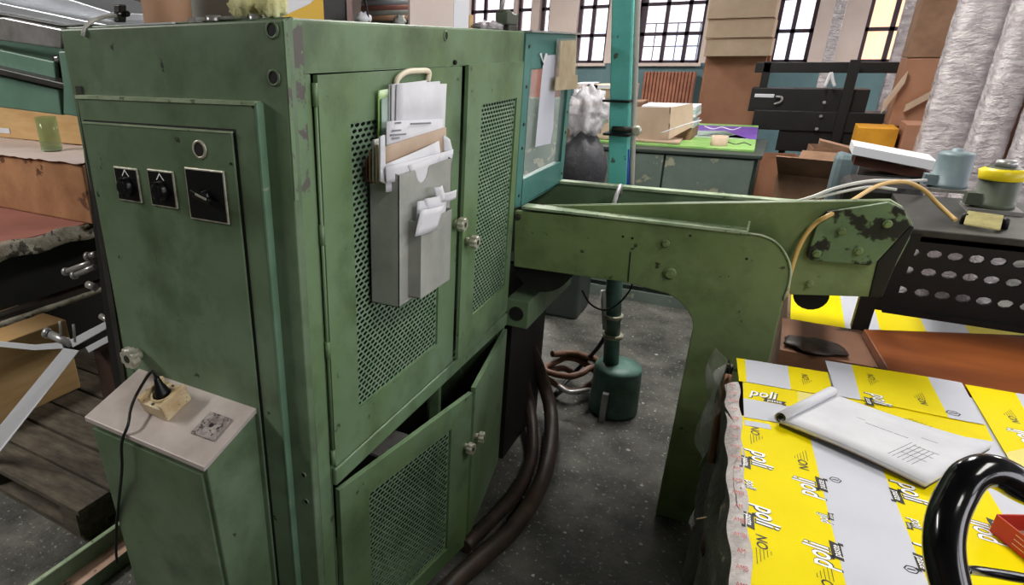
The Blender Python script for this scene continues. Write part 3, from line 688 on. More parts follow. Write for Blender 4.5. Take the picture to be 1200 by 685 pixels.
padline(.30, .35, .36, .35); padline(.38, .40, .66, .40, .0009); padline(.70, .30, .80, .30)
for i in range(6): padline(.70 + .03*i, .46 + .01*i, .69 + .03*i, .84)
for i in range(3): padline(.72, .5 + .1*i, .88, .5 + .1*i)
k.build('writing', 'ink_grey', npd, kind='stuff')

# brown boards and more sheets beyond the leg
bb = MB(); zb = .70
bb.prism([Vector((1.21, -.86, .13)), Vector((1.21, -2.2, .13)), Vector((1.505, -2.2, .13)), Vector((1.50, -.86, .13))], (0, 0, zb - .13))
bb.build('board_stack', 'skin_board', label='stained brown board stack behind the yellow sheets', cat='boards')
k = MB(); pts = [(1012, 385), (1200, 392), (1290, 400), (1290, 486), (1200, 470), (1040, 432)]
k.prism([P(x, y, Z=zb + .03) for x, y in pts], (0, 0, -.028)); k.build('varnished_board', 'brown_board', bevel=.004, label='glossy orange brown board lying on the stained stack', cat='board')
crumple(P(955, 405, Z=zb + .012), .02, 16, (3.2, 4, .5), .3).build('oily_rag', 'hose_dark', label='dark oily rag on the brown boards beside the leg', cat='rag')
k = MB().box(1.60, 2.10, -2.2, -.88, .13, .66); k.build('sheet_pile', 'pile_paper', label='second sheet pile under the slotted machine unit', cat='sheet pile')
zz = .664
k = MB(); k.cm = 0
def strip(y0, y1, c): k.cm = c; k.box(1.60, 2.08, y0, y1, .661, .663)
yy = -.89; wd = [.16, .10, .13, .12, .2, .1, .2, .1]; c = 0
for w in wd: strip(yy - w, yy, c); yy -= w; c = 1 - c
k.build('printed_sheet', ['print_yellow', 'print_white'], label='yellow and white striped sheet under the slotted machine unit', cat='printed sheet', group='printed sheets on the pile')
k = MB(); k.box(1.51, 1.60, -2.2, -.95, .13, .66); k.build('sheet_pile', 'pile_side', label='narrow pile wedged between the boards and the second pile', cat='sheet pile')

# unseen piles added beyond the aisle to block low window light
for x0, x1, ya, yb, h, lb in ((-2.3, -.75, -3.3, -2.1, 1.12, 'wrapped stock pile across the aisle from the press'), (-.6, .75, -3.6, -2.35, 1.05, 'wrapped stock pile beside the yellow sheet pile'), (-3.6, -2.6, -1.4, .2, 1.2, 'wrapped stock pile facing the side of the press')):
    e = thing('stock_pile', ((x0 + x1)/2, (ya + yb)/2, 0), lb, 'sheet pile')
    for i in range(3): MB().box(x0 + i*(x1 - x0 - .1)/2, x0 + i*(x1 - x0 - .1)/2 + .1, ya, yb, 0, .12).build('runner', 'pallet_wood', e)
    for i in range(5): MB().box(x0, x1, ya + i*(yb - ya)/5, ya + (i + .85)*(yb - ya)/5, .12, .14).build('plank', 'pallet_wood', e)
    MB().box(x0 + .02, x1 - .02, ya + .02, yb - .02, .14, h - .02).build('sheets', 'pile_paper', e, bevel=.01)
    MB().box(x0 + .01, x1 - .01, ya + .01, yb - .01, h - .02, h).build('cover_sheet', 'cardboard', e)
# pallet truck handle
pt = thing('pallet_truck', (-.25, -1.35, 0), 'black pallet truck handle bar in front of the sheet pile', 'pallet truck')
hp = [(1200, 570, .70), (1175, 556, .70), (1155, 551, .70), (1136, 558, .70), (1122, 578, .70), (1110, 606, .695), (1106, 640, .69), (1112, 678, .685), (1124, 715, .68), (1148, 750, .675)]
pts = [P(x, y, D=d) for x, y, d in hp]; a, c = pts[0], pts[-1]
far1 = a + (pts[0] - pts[2])*2.6; far2 = c + Vector((.02, -.20, -.08)); 
loop = [far1 + (a - far1)*t for t in (0, .35, .7)] + pts + [c + (far2 - c)*.5, far2]
MB().tube(loop, .0185, 16, 5).build('handle_loop', 'black_gloss', pt)
lv = [P(1128, 668, D=.70), P(1150, 669, D=.72), P(1215, 680, D=.74)]
MB().tube(lv, [.0055, .006, .0065, .007], 8, 4).build('release_lever', 'black_gloss', pt)
bx_ = Vector((-.30, -1.42, .26)); MB().tube([far2, (far2 + far1)*.5 + Vector((0, -.03, -.1)), far1], .017, 12, 5).build('handle_loop', 'black_gloss', pt)
MB().cyl(far2 + Vector((0, -.02, 0)), bx_, .022, n=14).build('draw_bar', 'black_metal', pt)
MB().cyl((bx_.x, bx_.y, .10), (bx_.x, bx_.y, .32), .06, n=18).build('pump', 'black_metal', pt)
for s in (-1, 1): MB().cyl((bx_.x, bx_.y + s*.05, .09), (bx_.x, bx_.y + s*.10, .09), .09, n=20).build('wheel', 'black_plastic', pt)

# red carton with a pale roll in it
rc = thing('open_carton', P(1185, 625, Z=ZP), 'small red carton lying open on the printed sheets', 'carton')
c0, c1, c2 = P(1160, 622, Z=ZP + .001), P(1200, 655, Z=ZP + .001), P(1213, 603, Z=ZP + .001)
u = (c1 - c0); v = (c2 - c0); u.z = v.z = 0
u = u.normalized()*.13; v = (v - u*(v.dot(u)/u.dot(u))).normalized()*.07
for o_, d_, w_ in ((c0, u, v), (c0 + v, u, v), (c0, v, u), (c0 + u, v, u)):
    MB().obox(o_ + d_/2 + Vector((0, 0, .019)), d_/2, w_.normalized()*.0012, (0, 0, .018)).build('carton_side', 'red_carton', rc)
MB().obox(c0 + (u + v)/2 + Vector((0, 0, .002)), u/2, v/2, (0, 0, .001)).build('carton_base', 'cardboard', rc)
for i in range(3): lettering('aaaaaaaaaaaa'.replace('a', '-'), c0 + u*.5 - v.normalized()*.0016 + Vector((0, 0, .012 + .009*i)), u, (0, 0, 1), .012, 'ink_white', rc, 'fine_print')
MB().cyl(c0 + u*.35 + v*.55 + Vector((0, 0, .035)), c0 + u*.85 + v*.55 + Vector((0, 0, .035)), .026, n=18).build('plastic_roll', 'paper', label='pale plastic roll inside the red carton', cat='roll')

# ================================================================ pole with base
base = P(722, 480, Z=0) + Vector((.0, 0, 0)); XPo = base.x + .0
pole = thing('steel_pole', (base.x, base.y, 0), 'turquoise painted steel pole on a heavy round base', 'pole')
pb = P(717, 418, X=XPo); ptop = P(731, 0, X=XPo); pmid = P(724.5, 235, X=XPo)
cc = Vector((XPo, P(721, 455, X=XPo).y, 0)); zb_ = P(720, 425, X=XPo).z
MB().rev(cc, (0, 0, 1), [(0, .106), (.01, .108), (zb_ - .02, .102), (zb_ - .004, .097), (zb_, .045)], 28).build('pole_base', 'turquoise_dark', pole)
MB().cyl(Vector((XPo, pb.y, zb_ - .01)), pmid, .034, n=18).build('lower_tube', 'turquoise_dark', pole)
axis = (ptop - pmid); hi = pmid + axis*2.4
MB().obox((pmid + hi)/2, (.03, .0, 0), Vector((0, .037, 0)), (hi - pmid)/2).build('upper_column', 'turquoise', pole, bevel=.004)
s_ = Vector((-.01, -.052, 0))
MB().cyl(pmid + s_, hi + s_, .011, n=10).build('conduit', 'cable_white', pole)
q0 = P(735, 175, X=XPo - .02); q1 = P(735, 228, X=XPo - .02)
MB().cyl(q0, q1, .008, n=8).build('blue_hose', 'cable_blue', pole)
vv = P(736, 152, X=XPo - .05)
MB().cyl(vv + Vector((0, .06, 0)), vv + Vector((0, -.02, 0)), .012, n=10).build('valve', 'dark_steel', pole)
MB().rev(vv + Vector((-.01, -.035, 0)), (-1, 0, 0), [(-.02, .014), (.012, .02), (.02, .012)], 12).build('valve_knob', 'knob_metal', pole)
for py in (118, 157): 
    q = P(724, py, X=XPo - .035); MB().obox(q, (.036, 0, 0), (0, .05, .001), (0, 0, .004)).build('clamp_strap', 'cable_black', pole)
for py, z_ in ((395, 0), (372, 0)):
    q = P(718, py, X=XPo); MB().rev(q, (0, 0, 1), [(0, .036), (.002, .044), (.016, .044), (.018, .036)], 16).build('collar', 'knob_metal', pole)
MB().cyl(P(707, 340, X=XPo - .02), P(709, 385, X=XPo - .02), .012, n=10).build('conduit', 'cable_white', pole)
MB().box(XPo - .14, XPo - .115, pb.y - .03, pb.y - .005, .0, .14).build('base_stop', 'steel', pole)

# brown hoses around the base
def pipe(name, pts, r, m_, label, cat='hose', n=8, group=None): return MB().tube(pts, r, n, 6).build(name, m_, label=label, cat=cat, group=group)
ce = P(667, 452, Z=.03)
pts = []
for i in range(34):
    t = i*.42; rr = .115 + .012*math.sin(i*1.7); pts.append(ce + Vector((rr*math.cos(t)*.9, rr*math.sin(t), .02 + .004*i + .02*math.sin(t*1.3))))
pipe('coiled_hose', pts, .016, 'hose', 'coiled brown rubber hose on the floor by the pole base')
pipe('air_hose', [P(x, y, Z=z) for x, y, z in ((712, 390, .35), (700, 408, .25), (684, 425, .12), (668, 442, .05), (650, 462, .02))], .010, 'cable_black', 'black air hose running from the pole to the floor')
pipe('valve_fitting', [P(655, 452, Z=.12), P(668, 459, Z=.12), P(690, 456, Z=.12)], .010, 'steel', 'bright metal hose fitting lying in the brown coil', 'fitting')
pipe('supply_hose', [P(x, y, Z=z_) for x, y, z_ in ((618, 400, .40), (634, 440, .20), (645, 480, .07), (645, 525, .035), (632, 570, .035), (602, 618, .035), (562, 655, .035), (525, 690, .035), (490, 740, .035))], .03, 'hose_dark', 'thick dark brown hose curving along the cabinet foot', n=12)
pipe('supply_hose', [P(x, y, Z=z_) for x, y, z_ in ((606, 420, .36), (620, 470, .12), (624, 530, .03), (606, 575, .03), (575, 610, .03), (545, 640, .03))], .024, 'hose_dark', 'thinner dark brown hose inside the curve by the cabinet', n=12)

# ================================================================ work bench behind
XN2 = 3.33; by0, by1 = P(888, 200, X=XN2).y - .01, P(688, 200, X=XN2).y + .03; bz = P(700, 167, X=XN2).z - .02
bench = thing('work_bench', (XN2 + .3, (by0 + by1)/2, 0), 'grey green steel work bench with stained door panels', 'work bench')
MB().box(XN2 + .02, XN2 + .75, by0 + .02, by1, .06, bz - .022).build('carcass', 'bench_dark', bench)
MB().box(XN2 - .008, XN2 + .78, by0, by1 + .02, bz - .022, bz).build('bench_top', 'bench_dark', bench, bevel=.004)
cuts = [by1] + [P(x, 190, X=XN2).y for x in (732, 778)] + [by0 + .03]
for i in range(3): MB().box(XN2, XN2 + .02, cuts[i + 1] + .006, cuts[i] - .006, .10, bz - .03).build('door_panel', 'bench_green', bench, bevel=.003)
MB().box(XN2 - .005, XN2 + .7, by0 + .03, by1, 0, .07).build('plinth', 'bench_green', bench)
def flatpx(name, pts, z, th, m_, label, cat, par=None):
    return MB().prism([P(x, y, Z=z) for x, y in pts], (0, 0, -th)).build(name, m_, par, label=label, cat=cat)
pz = bz + .0135
pg = thing('display_board', P(790, 170, Z=bz), 'green and purple printed display board lying on the bench', 'display board')
MB().prism([P(x, y, Z=pz) for x, y in ((689, 164), (884, 176), (889, 147), (705, 140))], (0, 0, -.012)).build('board', 'poster_green', pg)
MB().prism([P(x, y, Z=pz + .002) for x, y in ((812, 146), (888.5, 149), (886.5, 163), (815, 159))], (0, 0, -.002)).build('purple_print', 'poster_purple', pg)
MB().prism([P(x, y, Z=pz + .002) for x, y in ((816, 153), (850, 153), (878, 163), (812, 160))], (0, 0, -.0015)).build('pale_print', 'poster_grey', pg)
MB().tube([P(x, y, Z=pz + .004) for x, y in ((826, 148), (836, 151), (846, 149), (858, 152), (868, 149))], .004, 6).build('pale_print', 'poster_white', pg)
MB().tube([P(x, y, Z=pz + .002) for x, y in ((852, 166), (862, 169), (872, 167), (880, 170))], .003, 6).build('dark_print', 'bench_dark', pg)
tr = P(842, 170, Z=pz + .001)
MB().rev(tr, (0, 0, 1), [(0, .046), (.055, .046), (.055, .034), (.0, .034)], 24, cap=False).build('tape_roll', 'cardboard_pale', label='brown tape roll standing on the green printed board', cat='tape roll')
# cardboard flats and paper stack on the bench
k = MB(); pts3 = [P(x, y, X=XN2 + .12) for x, y in ((738, 127), (783, 126), (783, 165), (738, 162))]
bxz = pz + .002
box = thing('flattened_box', P(745, 160, Z=bxz), 'large brown cardboard box with open flaps on the bench', 'cardboard box')
A0, A1, A2 = P(690, 160, Z=bxz), P(800, 166, Z=bxz), P(810, 150, Z=bxz)
MB().prism([P(690, 160, Z=bxz + .012), P(797, 167, Z=bxz + .012), P(806, 152, Z=bxz + .012), P(712, 146, Z=bxz + .012)], (0, 0, -.010)).build('flap', 'cardboard', box)
def wallpx(k, px, Xa, th=.006):
    return k.prism([P(x, y, X=Xa) for x, y in px], (th, 0, 0))
wallpx(MB(), [(738, 125), (786, 126), (784, 163), (738, 161)], XN2 + .22).build('front_flap', 'cardboard', box)
pq = [P(786, 126, X=XN2 + .22), P(812, 121, X=XN2 + .42), P(812, 148, X=XN2 + .42), P(784, 163, X=XN2 + .22)]
MB().prism(pq, (.0, .006, 0)).build('side_flap', 'cardboard_pale', box)
wallpx(MB(), [(700, 146), (738, 135), (738, 161), (692, 160)], XN2 + .20).build('front_flap', 'cardboard_pale', box)
random.seed(11)
for i in range(6):
    z0 = P(790, 148, X=XN2 + .5).z + i*.022; j = random.uniform(-.02, .02)
    ya, yb = P(815, 140, X=XN2 + .5).y, P(752, 140, X=XN2 + .5).y
    MB().obox((XN2 + .6, (ya + yb)/2 + j, z0 + .0095), (.15, .02*j*10, 0), (0, (yb - ya)/2, 0), (0, 0, .0095)).build('paper_bundle', 'paper' if i % 2 else 'poster_grey',
        label=('lowest', 'second lowest', 'third', 'fourth', 'second highest', 'topmost')[i] + ' paper bundle in the stack behind the open cardboard box', cat='paper', group='paper bundles on the bench')
MB().box(XN2 + .42, XN2 + .76, ya, yb, bz, P(790, 148, X=XN2 + .5).z - .001).build('cardboard_box', 'cardboard_dark', label='closed cardboard box under the paper bundles on the bench', cat='cardboard box')
MB().tube([P(774, 156, X=XN2 + .19), P(800, 147, X=XN2 + .19), P(822, 141, X=XN2 + .19)], .004, 5).build('thin_stick', 'paper', label='thin white stick leaning on the open cardboard box', cat='stick')
# things between press and bench
k = crumple(P(687, 132, X=2.95), .115, 40, (.9, .95, 1.15), .3); k.build('plastic_bag', 'bag_film', label='clear crumpled plastic bag full of scraps beside the pole', cat='bag')
k = crumple(P(680, 190, X=2.95) + Vector((0, 0, -.05)), .16, 22, (1, .95, 1.4), .14); k.build('dark_sack', 'dark_sack', label='dark waste sack under the clear plastic bag', cat='sack')
MB().box(2.80, 3.1, P(702, 200, X=2.95).y, P(660, 200, X=2.95).y, 0, .74).build('waste_bin', 'bench_dark', bevel=.02, label='dark bin holding the waste sack', cat='bin')
for px0, px1, py0, py1, X_, mm, lb in ((672, 693, 98, 118, 5.2, 'poster_white', 'white carton left of the framed tray'), (694, 741, 100, 124, 5.0, 'cardboard_pale', 'pale framed tray standing behind the pole')):
    a, c = P(px0, py1, X=X_), P(px1, py0, X=X_); e = thing('carton', (X_ + .15, (a.y + c.y)/2, a.z), lb, 'carton')
    MB().box(X_ + .01, X_ + .3, c.y, a.y, a.z, c.z).build('carton_body', mm, e)
    k = MB(); w = .03
    for r_ in ((c.y, a.y, a.z, a.z + w), (c.y, a.y, c.z - w, c.z), (c.y, c.y + w, a.z, c.z), (a.y - w, a.y, a.z, c.z)): k.box(X_ - .01, X_ + .01, *r_)
    k.build('carton_rim', 'poster_white', e)
a, c = P(665, 124, X=5.0), P(745, 118, X=5.0)
MB().box(4.9, 5.6, c.y, a.y, 0, P(700, 121, X=5).z).build('storage_cabinet', 'cardboard_dark', bevel=.01, label='brown cabinet behind the pole carrying the cartons', cat='cabinet')

# ================================================================ stock behind on the right
XR = 5.0
def slabpx(name, x0, x1, y0, y1, X_, dep, m_, label=None, cat=None, par=None, bevel=.004, group=None, zlo=None):
    """upright box whose front face spans photo columns x0..x1 (taken at its foot row) and rows y0..y1 on the plane X"""
    a, c, t = P(x0, y1, X=X_), P(x1, y1, X=X_), P((x0 + x1)/2, y0, X=X_)
    return MB().box(X_, X_ + dep, c.y, a.y, a.z if zlo is None else zlo, t.z).build(name, m_, par, bevel, label, cat, group)
# tall brown board and pale flat cartons
slabpx('tall_board', 816, 884, 66, 140, 5.6, .06, 'cardboard_brown', 'tall brown hardboard panel standing under the pale cartons', 'board', zlo=0)
for i, (y0, y1) in enumerate(((45, 66), (22, 44.3), (-14, 21.3))):
    a, c = P(824, 66, X=5.45), P(902, 66, X=5.45); z0, z1 = P(865, y1, X=5.45).z, P(865, y0, X=5.45).z
    e = thing('flat_carton', (5.7, (a.y + c.y)/2, z0), ('lowest', 'middle', 'topmost')[i] + ' pale flat carton in the stack above the brown panel', 'carton', 'pale cartons on the brown panel')
    MB().box(5.45, 6.0, c.y + .01*i, a.y + .01*i, z0, z1).build('carton_body', 'cardboard_pale', e, bevel=.006)
    MB().box(5.446, 5.45, c.y + .01*i, a.y + .01*i, z1 - .008, z1).build('carton_seam', 'cardboard_dark', e)
MB().box(5.66, 5.98, P(902, 66, X=5.45).y, P(824, 66, X=5.45).y, 0, P(865, 66, X=5.45).z).build('storage_cabinet', 'cardboard_brown', label='brown cabinet behind the tall hardboard panel', cat='cabinet')
# black steel rack
rk = thing('steel_rack', (XR + .2, -.9, 0), 'black steel rack of heavy rails below the far windows', 'rack')
slabpx('rail', 884, 1057, 73, 85, XR + .1, .12, 'black_metal', par=rk); slabpx('rail', 876, 1014, 104, 130, XR, .2, 'black_metal', par=rk)
slabpx('rail', 880, 1044, 131, 151, XR - .04, .25, 'black_metal', par=rk); slabpx('rail', 908, 1000, 152, 176, XR - .02, .25, 'black_metal', par=rk)
slabpx('post', 970, 982, 70, 178, XR - .06, .06, 'black_metal', par=rk, zlo=0); slabpx('post', 884, 893, 72, 130, XR + .1, .08, 'black_metal', par=rk, zlo=0)
slabpx('post', 912, 920, 150, 178, XR + .1, .08, 'black_metal', par=rk, zlo=0)
for q in ((966, 120), (962, 136), (957, 151)): MB().rev(P(*q, X=XR - .065), (-1, 0, 0), [(0, .012), (.008, .01)], 8).build('bolt', 'steel', rk)
MB().tube([P(907, 122, X=XR - .03), P(915, 119, X=XR - .03), P(916, 114, X=XR - .03), P(909, 113, X=XR - .03)], .008, 6).build('hook', 'steel', rk)
slabpx('steel_strip', 884, 907, 110, 114, XR - .012, .01, 'paper', 'white strip stuck on the upper black rail', 'strip')
pipe('cloth_strip', [P(x, y, X=XR - .07) for x, y in ((967, 101), (971, 92), (974, 86), (976, 95), (978, 101))], .012, 'paper', 'pale twisted cloth strip hanging on the black rack post', 'cloth')
# cartons on the floor
def carton(name, c0, w, d, h, rot, m_, label, flaps=True):
    c0 = Vector(c0); u = Vector((math.cos(rot), math.sin(rot), 0)); v = Vector((-u.y, u.x, 0)); z = Vector((0, 0, 1))
    e = thing(name, c0, label, 'cardboard box')
    for o_, a_, b_ in ((v*(-d), u*w, v), (v*d, u*w, v), (u*(-w), v*d, u), (u*w, v*d, u)):
        MB().obox(c0 + o_ + z*h/2, a_, b_*.004, z*h/2).build('carton_side', m_, e)
    MB().obox(c0 + z*.004, u*w, v*d, z*.004).build('carton_base', m_, e)
    if flaps:
        MB().obox(c0 - v*(d + .07) + z*(h + .03), u*w, v*.08 + z*-.05, (v*.05 + z*.08).normalized()*.003).build('flap', m_, e)
        MB().obox(c0 + v*(d + .06) + z*(h + .06), u*w, v*.07 + z*.06, (v*-.06 + z*.07).normalized()*.003).build('flap', m_, e)
    return e
q = P(925, 238, X=3.5); carton('cardboard_box', (3.78, -.98, 0), .18, .18, .84, 1.35, 'cardboard_dark', 'open brown cardboard box with spread flaps beside the bench')
q = P(905, 215, X=3.35); carton('cardboard_box', (4.70, -.72, 0), .17, .17, .80, .2, 'cardboard_brown', 'brown cardboard box behind the open flapped box', False)
q = P(958, 200, X=3.9); carton('cardboard_box', (4.74, -1.09, 0), .15, .15, .88, .1, 'cardboard_dark', 'brown cardboard box below the black rails', False)
slabpx('yellow_carton', 998, 1046, 150, 180, 4.28, .3, 'yellow_box', 'orange yellow carton below the black rails', 'carton', zlo=0)
slabpx('brown_carton', 1050, 1082, 146, 190, 4.2, .3, 'cardboard_brown', 'brown carton beside the orange yellow carton', 'carton', zlo=0)
slabpx('blue_drum', 972, 1002, 180, 215, 3.3, .15, 'motor_blue', 'blue grey can under the long white box', 'can', bevel=.03, zlo=0)
# long white flat box and planks
def bar(name, p, q, X_, w, h, m_, label, cat, dx=.0):
    a, c = P(*p, X=X_), P(*q, X=X_ + dx); return MB().obox((a + c)/2, (c - a)/2, (w, 0, 0), (0, 0, h)).build(name, m_, label=label, cat=cat)
bar('long_box', (998, 172), (1092, 190), 3.0, .12, .02, 'poster_white', 'long white flat box lying across the planks', 'box')
bar('plank', (960, 166), (1065, 193), 3.15, .05, .012, 'cardboard_dark', 'upper dark plank under the long white box', 'plank')
bar('plank', (1000, 185), (1085, 203), 3.05, .09, .02, 'brown_leather', 'lower dark plank under the long white box', 'plank')
slabpx('trestle', 1005, 1080, 205, 232, 2.95, .3, 'black_metal', 'dark trestle box holding up the planks', 'trestle', zlo=0)
# leaning pale strips
bar('wood_strip', (1034, 126), (1062, 90), 4.57, .02, .035, 'cardboard_pale', 'upright pale wood strip leaning on the brown cartons', 'strip')
bar('wood_strip', (1060, 127), (1095, 108), 4.575, .02, .022, 'cardboard_pale', 'slanting pale wood strip on the brown cartons', 'strip')
# brown carton column and wrapped panels
zc = 0
for i, h in enumerate((.55, .5, .42, .36, .32, .34, .4)):
    a, c = P(1040, 150, X=4.6), P(1108, 150, X=4.6)
    MB().box(4.6 + .02*(i % 2), 4.92, c.y - .02*(i % 3), a.y, zc, zc + h - .004).build('stacked_carton', 'cardboard_brown' if i % 3 else 'cardboard_dark', bevel=.006,
        label='brown carton, ' + ('lowest', 'second from the floor', 'third from the floor', 'fourth from the floor', 'fifth from the floor', 'second from the top', 'topmost')[i] + ' in the tall carton column', cat='carton', group='carton column'); zc += h
def wrapped(name, x0, x1, X_, dep, label):
    a, c = P(x0, 180, X=X_), P(x1, 180, X=X_); e = thing(name, (X_, (a.y + c.y)/2, 0), label, 'wrapped roll')
    cy, ry = (a.y + c.y)/2, (a.y - c.y)/2; k = MB(); fs = random.random()*9
    def fn(u, v):
        t = 2*math.pi*u; z = v*2.35; q = 1 + .012*math.sin(7*t + z*9 + fs) + .014*math.sin(z*31 + 2*math.sin(t + fs)) + .012*math.sin(z*73 + 5*t)
        e_ = 5.0; ct, st_ = math.cos(t), math.sin(t); rr = (abs(ct)**e_ + abs(st_)**e_)**(-1/e_)
        return (X_ + dep + dep*ct*rr*q, cy + ry*st_*rr*q, z)
    k.grid(fn, 40, 70); k.build('bubble_film', 'bubble_wrap', e)
    for zz in (.55, 1.32, 1.9):
        k = MB()
        for i in range(24):
            pass
        k.grid(lambda u, v: (X_ + dep + dep*1.07*math.cos(2*math.pi*u)*(abs(math.cos(2*math.pi*u))**3.2 + abs(math.sin(2*math.pi*u))**3.2)**(-1/3.2), cy + ry*1.07*math.sin(2*math.pi*u)*(abs(math.cos(2*math.pi*u))**3.2 + abs(math.sin(2*math.pi*u))**3.2)**(-1/3.2), zz + .03*v + .02*math.sin(2*math.pi*u)), 40, 1)
        k.build('packing_tape', 'film', e)
    return e
wrapped('wrapped_parcel', 1074, 1132, 3.6, .10, 'bubble wrapped tall panel beside the column of brown cartons')
wrapped('wrapped_parcel', 1136, 1180, 3.3, .10, 'bubble wrapped tall panel between two brown boards')
wrapped('wrapped_parcel', 1193, 1240, 3.1, .10, 'bubble wrapped tall panel at the end of the brown boards')
for x0, x1, X_ in ((1132, 1146, 3.62), (1181, 1194, 3.33)):
    slabpx('brown_board', x0, x1, -60, 200, X_, .2, 'cardboard_brown', 'tall brown board between the wrapped panels, ' + ('next to the carton side' if x0 < 1150 else 'away from the cartons'), 'board', group='boards between wrapped panels', zlo=0)
# plastic covered frame pieces by the windows
e = slabpx('wrapped_profile', 964, 977, -30, 70, 7.4, .1, 'bubble_wrap', 'plastic wrapped profile standing between the far windows', 'profile', zlo=0)
e = slabpx('wrapped_profile', 1030, 1046, -30, 120, 5.7, .1, 'bubble_wrap', 'plastic wrapped profile beside the carton column', 'profile', zlo=0)

# motors on the unit
def motor(px, py, r, h, m_, label, X_=None, extra=None):
    c = P(px, py, Z=1.02); e = thing('motor', c, label, 'motor')
    MB().rev(c + Vector((0, 0, .012)), (0, 0, 1), [(0, r), (h*.12, r), (h*.13, r*.93), (h*.9, r*.93), (h*.97, r*.86), (h, r*.55), (h*1.02, r*.3), (h*1.08, r*.28)], 26).build('motor_body', m_, e)
    MB().box(c.x - r*1.15, c.x + r*1.15, c.y - r*1.2, c.y + r*1.2, c.z, c.z + .012).build('mounting_plate', 'steel', e)
    MB().obox(c + Vector((-.02, r*1.0, h*.3)), (r*.4, 0, 0), (0, .02, 0), (0, 0, .02)).build('terminal_box', m_, e)
    return e, c
m1, c1 = motor(1108, 222, .062, .135, 'motor_blue', 'blue grey motor with a flange on the machine unit')
m2, c2 = motor(1160, 246, .060, .135, 'motor_green', 'dark green motor with yellow tape around its cap')
q = Vector((c2.x, c2.y, c2.z))
k = MB().rev(q + Vector((0, 0, .12)), (0, 0, 1), [(-.014, .060), (.014, .066), (.024, .050)], 20, cap=False); k.build('yellow_tape', 'yellow_tape', m2)
MB().rev(q + Vector((0, 0, .148)), (0, 0, 1), [(0, .03), (.02, .028), (.022, .01)], 14).build('cap_nut', 'steel', m2)
np_ = [P(1129, 263, Z=1.03), P(1172, 270, Z=1.03), P(1176, 254, Z=1.055), P(1134, 248, Z=1.055)]
MB().prism(np_, (0.003, 0, .004)).build('nameplate', 'nameplate', un)
for q in ((1128, 262), (1176, 268)): MB().rev(P(*q, Z=1.02), (0, 0, 1), [(0, .010), (.03, .009), (.034, .004)], 10).build('clamp_bolt', 'black_metal', un)
# cables over the unit and the frame
pipe('power_cable', [P(x, y, X=X_) for x, y, X_ in ((921, 347, 1.19), (926, 320, 1.19), (938, 285, 1.19), (955, 262, 1.19), (975, 250, 1.20), (1000, 234, 1.4), (1030, 217, 1.6), (1060, 213, 1.7), (1082, 222, 1.75), (1098, 238, 1.75), (1113, 252, 1.72), (1120, 258, 1.70))], .0065, 'cable_tan', 'tan power cable arching over the delivery frame', 'cable')
pipe('signal_cable', [P(x, y, X=X_) for x, y, X_ in ((1085, 211, 2.3), (1060, 212, 2.1), (1020, 212, 1.9), (980, 220, 1.8), (950, 231, 1.75), (925, 236, 1.74), (880, 232, 1.72))], .006, 'cable_white', 'long pale signal cable running from the blue motor', 'cable')
pipe('signal_cable', [P(x, y, X=X_) for x, y, X_ in ((1050, 222, 1.9), (1020, 219, 1.85), (985, 225, 1.8), (955, 232, 1.76))], .005, 'cable_white', 'short pale signal cable behind the tan cable', 'cable')
k = MB().box(2.25, 2.5, P(1080, 230, X=2.3).y, P(985, 225, X=2.3).y, 0, P(1000, 212, X=2.3).z).build('control_cabinet', 'black_metal', bevel=.03, label='dark rounded cabinet behind the cables', cat='cabinet')

# ================================================================ document pocket on the door
YF = -.012
px0 = .236; dz0 = 1.024; ztop = P(456, 205, Y=-.08).z; px1 = P(529, 200, Y=-.085).x
pk = thing('document_pocket', ((px0 + px1)/2, -.05, dz0), 'grey sheet metal document pocket hung on the perforated door', 'document holder')
YB, YP = -.0125, -.085
MB().box(px0, px1, YB - .002, YB, dz0, ztop + .03).build('pocket_back', 'galvanised', pk)
MB().prism([(px0, YB, dz0), (px0, YP, dz0), (px0, YP, ztop - .005), (px0, YB, ztop + .02)], (.002, 0, 0)).build('pocket_side', 'galvanised', pk)
MB().prism([(px1 - .002, YB, dz0), (px1 - .002, YP, dz0), (px1 - .002, YP, ztop - .005), (px1 - .002, YB, ztop + .02)], (.002, 0, 0)).build('pocket_side', 'galvanised', pk)
xc = P(495, 210, Y=YP).x; fr = [(px0, dz0), (px0, ztop - .005), (xc - .035, ztop - .005)] + [(xc + .030*math.sin(t)*1.0, ztop - .005 - .032*math.cos(t)) for t in [(-1.4 + .35*i) for i in range(9)]] + [(xc + .035, ztop - .005), (px1, ztop - .005), (px1, dz0)]
MB().prism([(x, YP, z) for x, z in fr], (0, .002, 0)).build('pocket_front', 'galvanised', pk)
MB().box(px0, px1, YP, YB, dz0, dz0 + .002).build('pocket_base', 'galvanised', pk)
sx0, sx1 = P(479, 300, Y=YP - .001).x, P(527, 300, Y=YP - .03).x; sz0, sz1 = P(479, 347, Y=YP - .001).z, P(481, 274, Y=YP - .03).z + .025
sp = thing('receipt_pocket', ((sx0 + sx1)/2, YP - .02, sz0), 'small grey metal pocket fixed to the larger document pocket', 'document holder')
MB().box(sx0, sx0 + .0015, YP - .030, YP - .0005, sz0, sz1 - .01).build('pocket_side', 'galvanised', sp); MB().box(sx1 - .0015, sx1, YP - .030, YP - .0005, sz0, sz1 - .01).build('pocket_side', 'galvanised', sp)
MB().box(sx0, sx1, YP - .0315, YP - .030, sz0, sz1 - .012).build('pocket_front', 'galvanised', sp); MB().box(sx0, sx1, YP - .030, YP - .0005, sz0, sz0 + .0015).build('pocket_base', 'galvanised', sp)
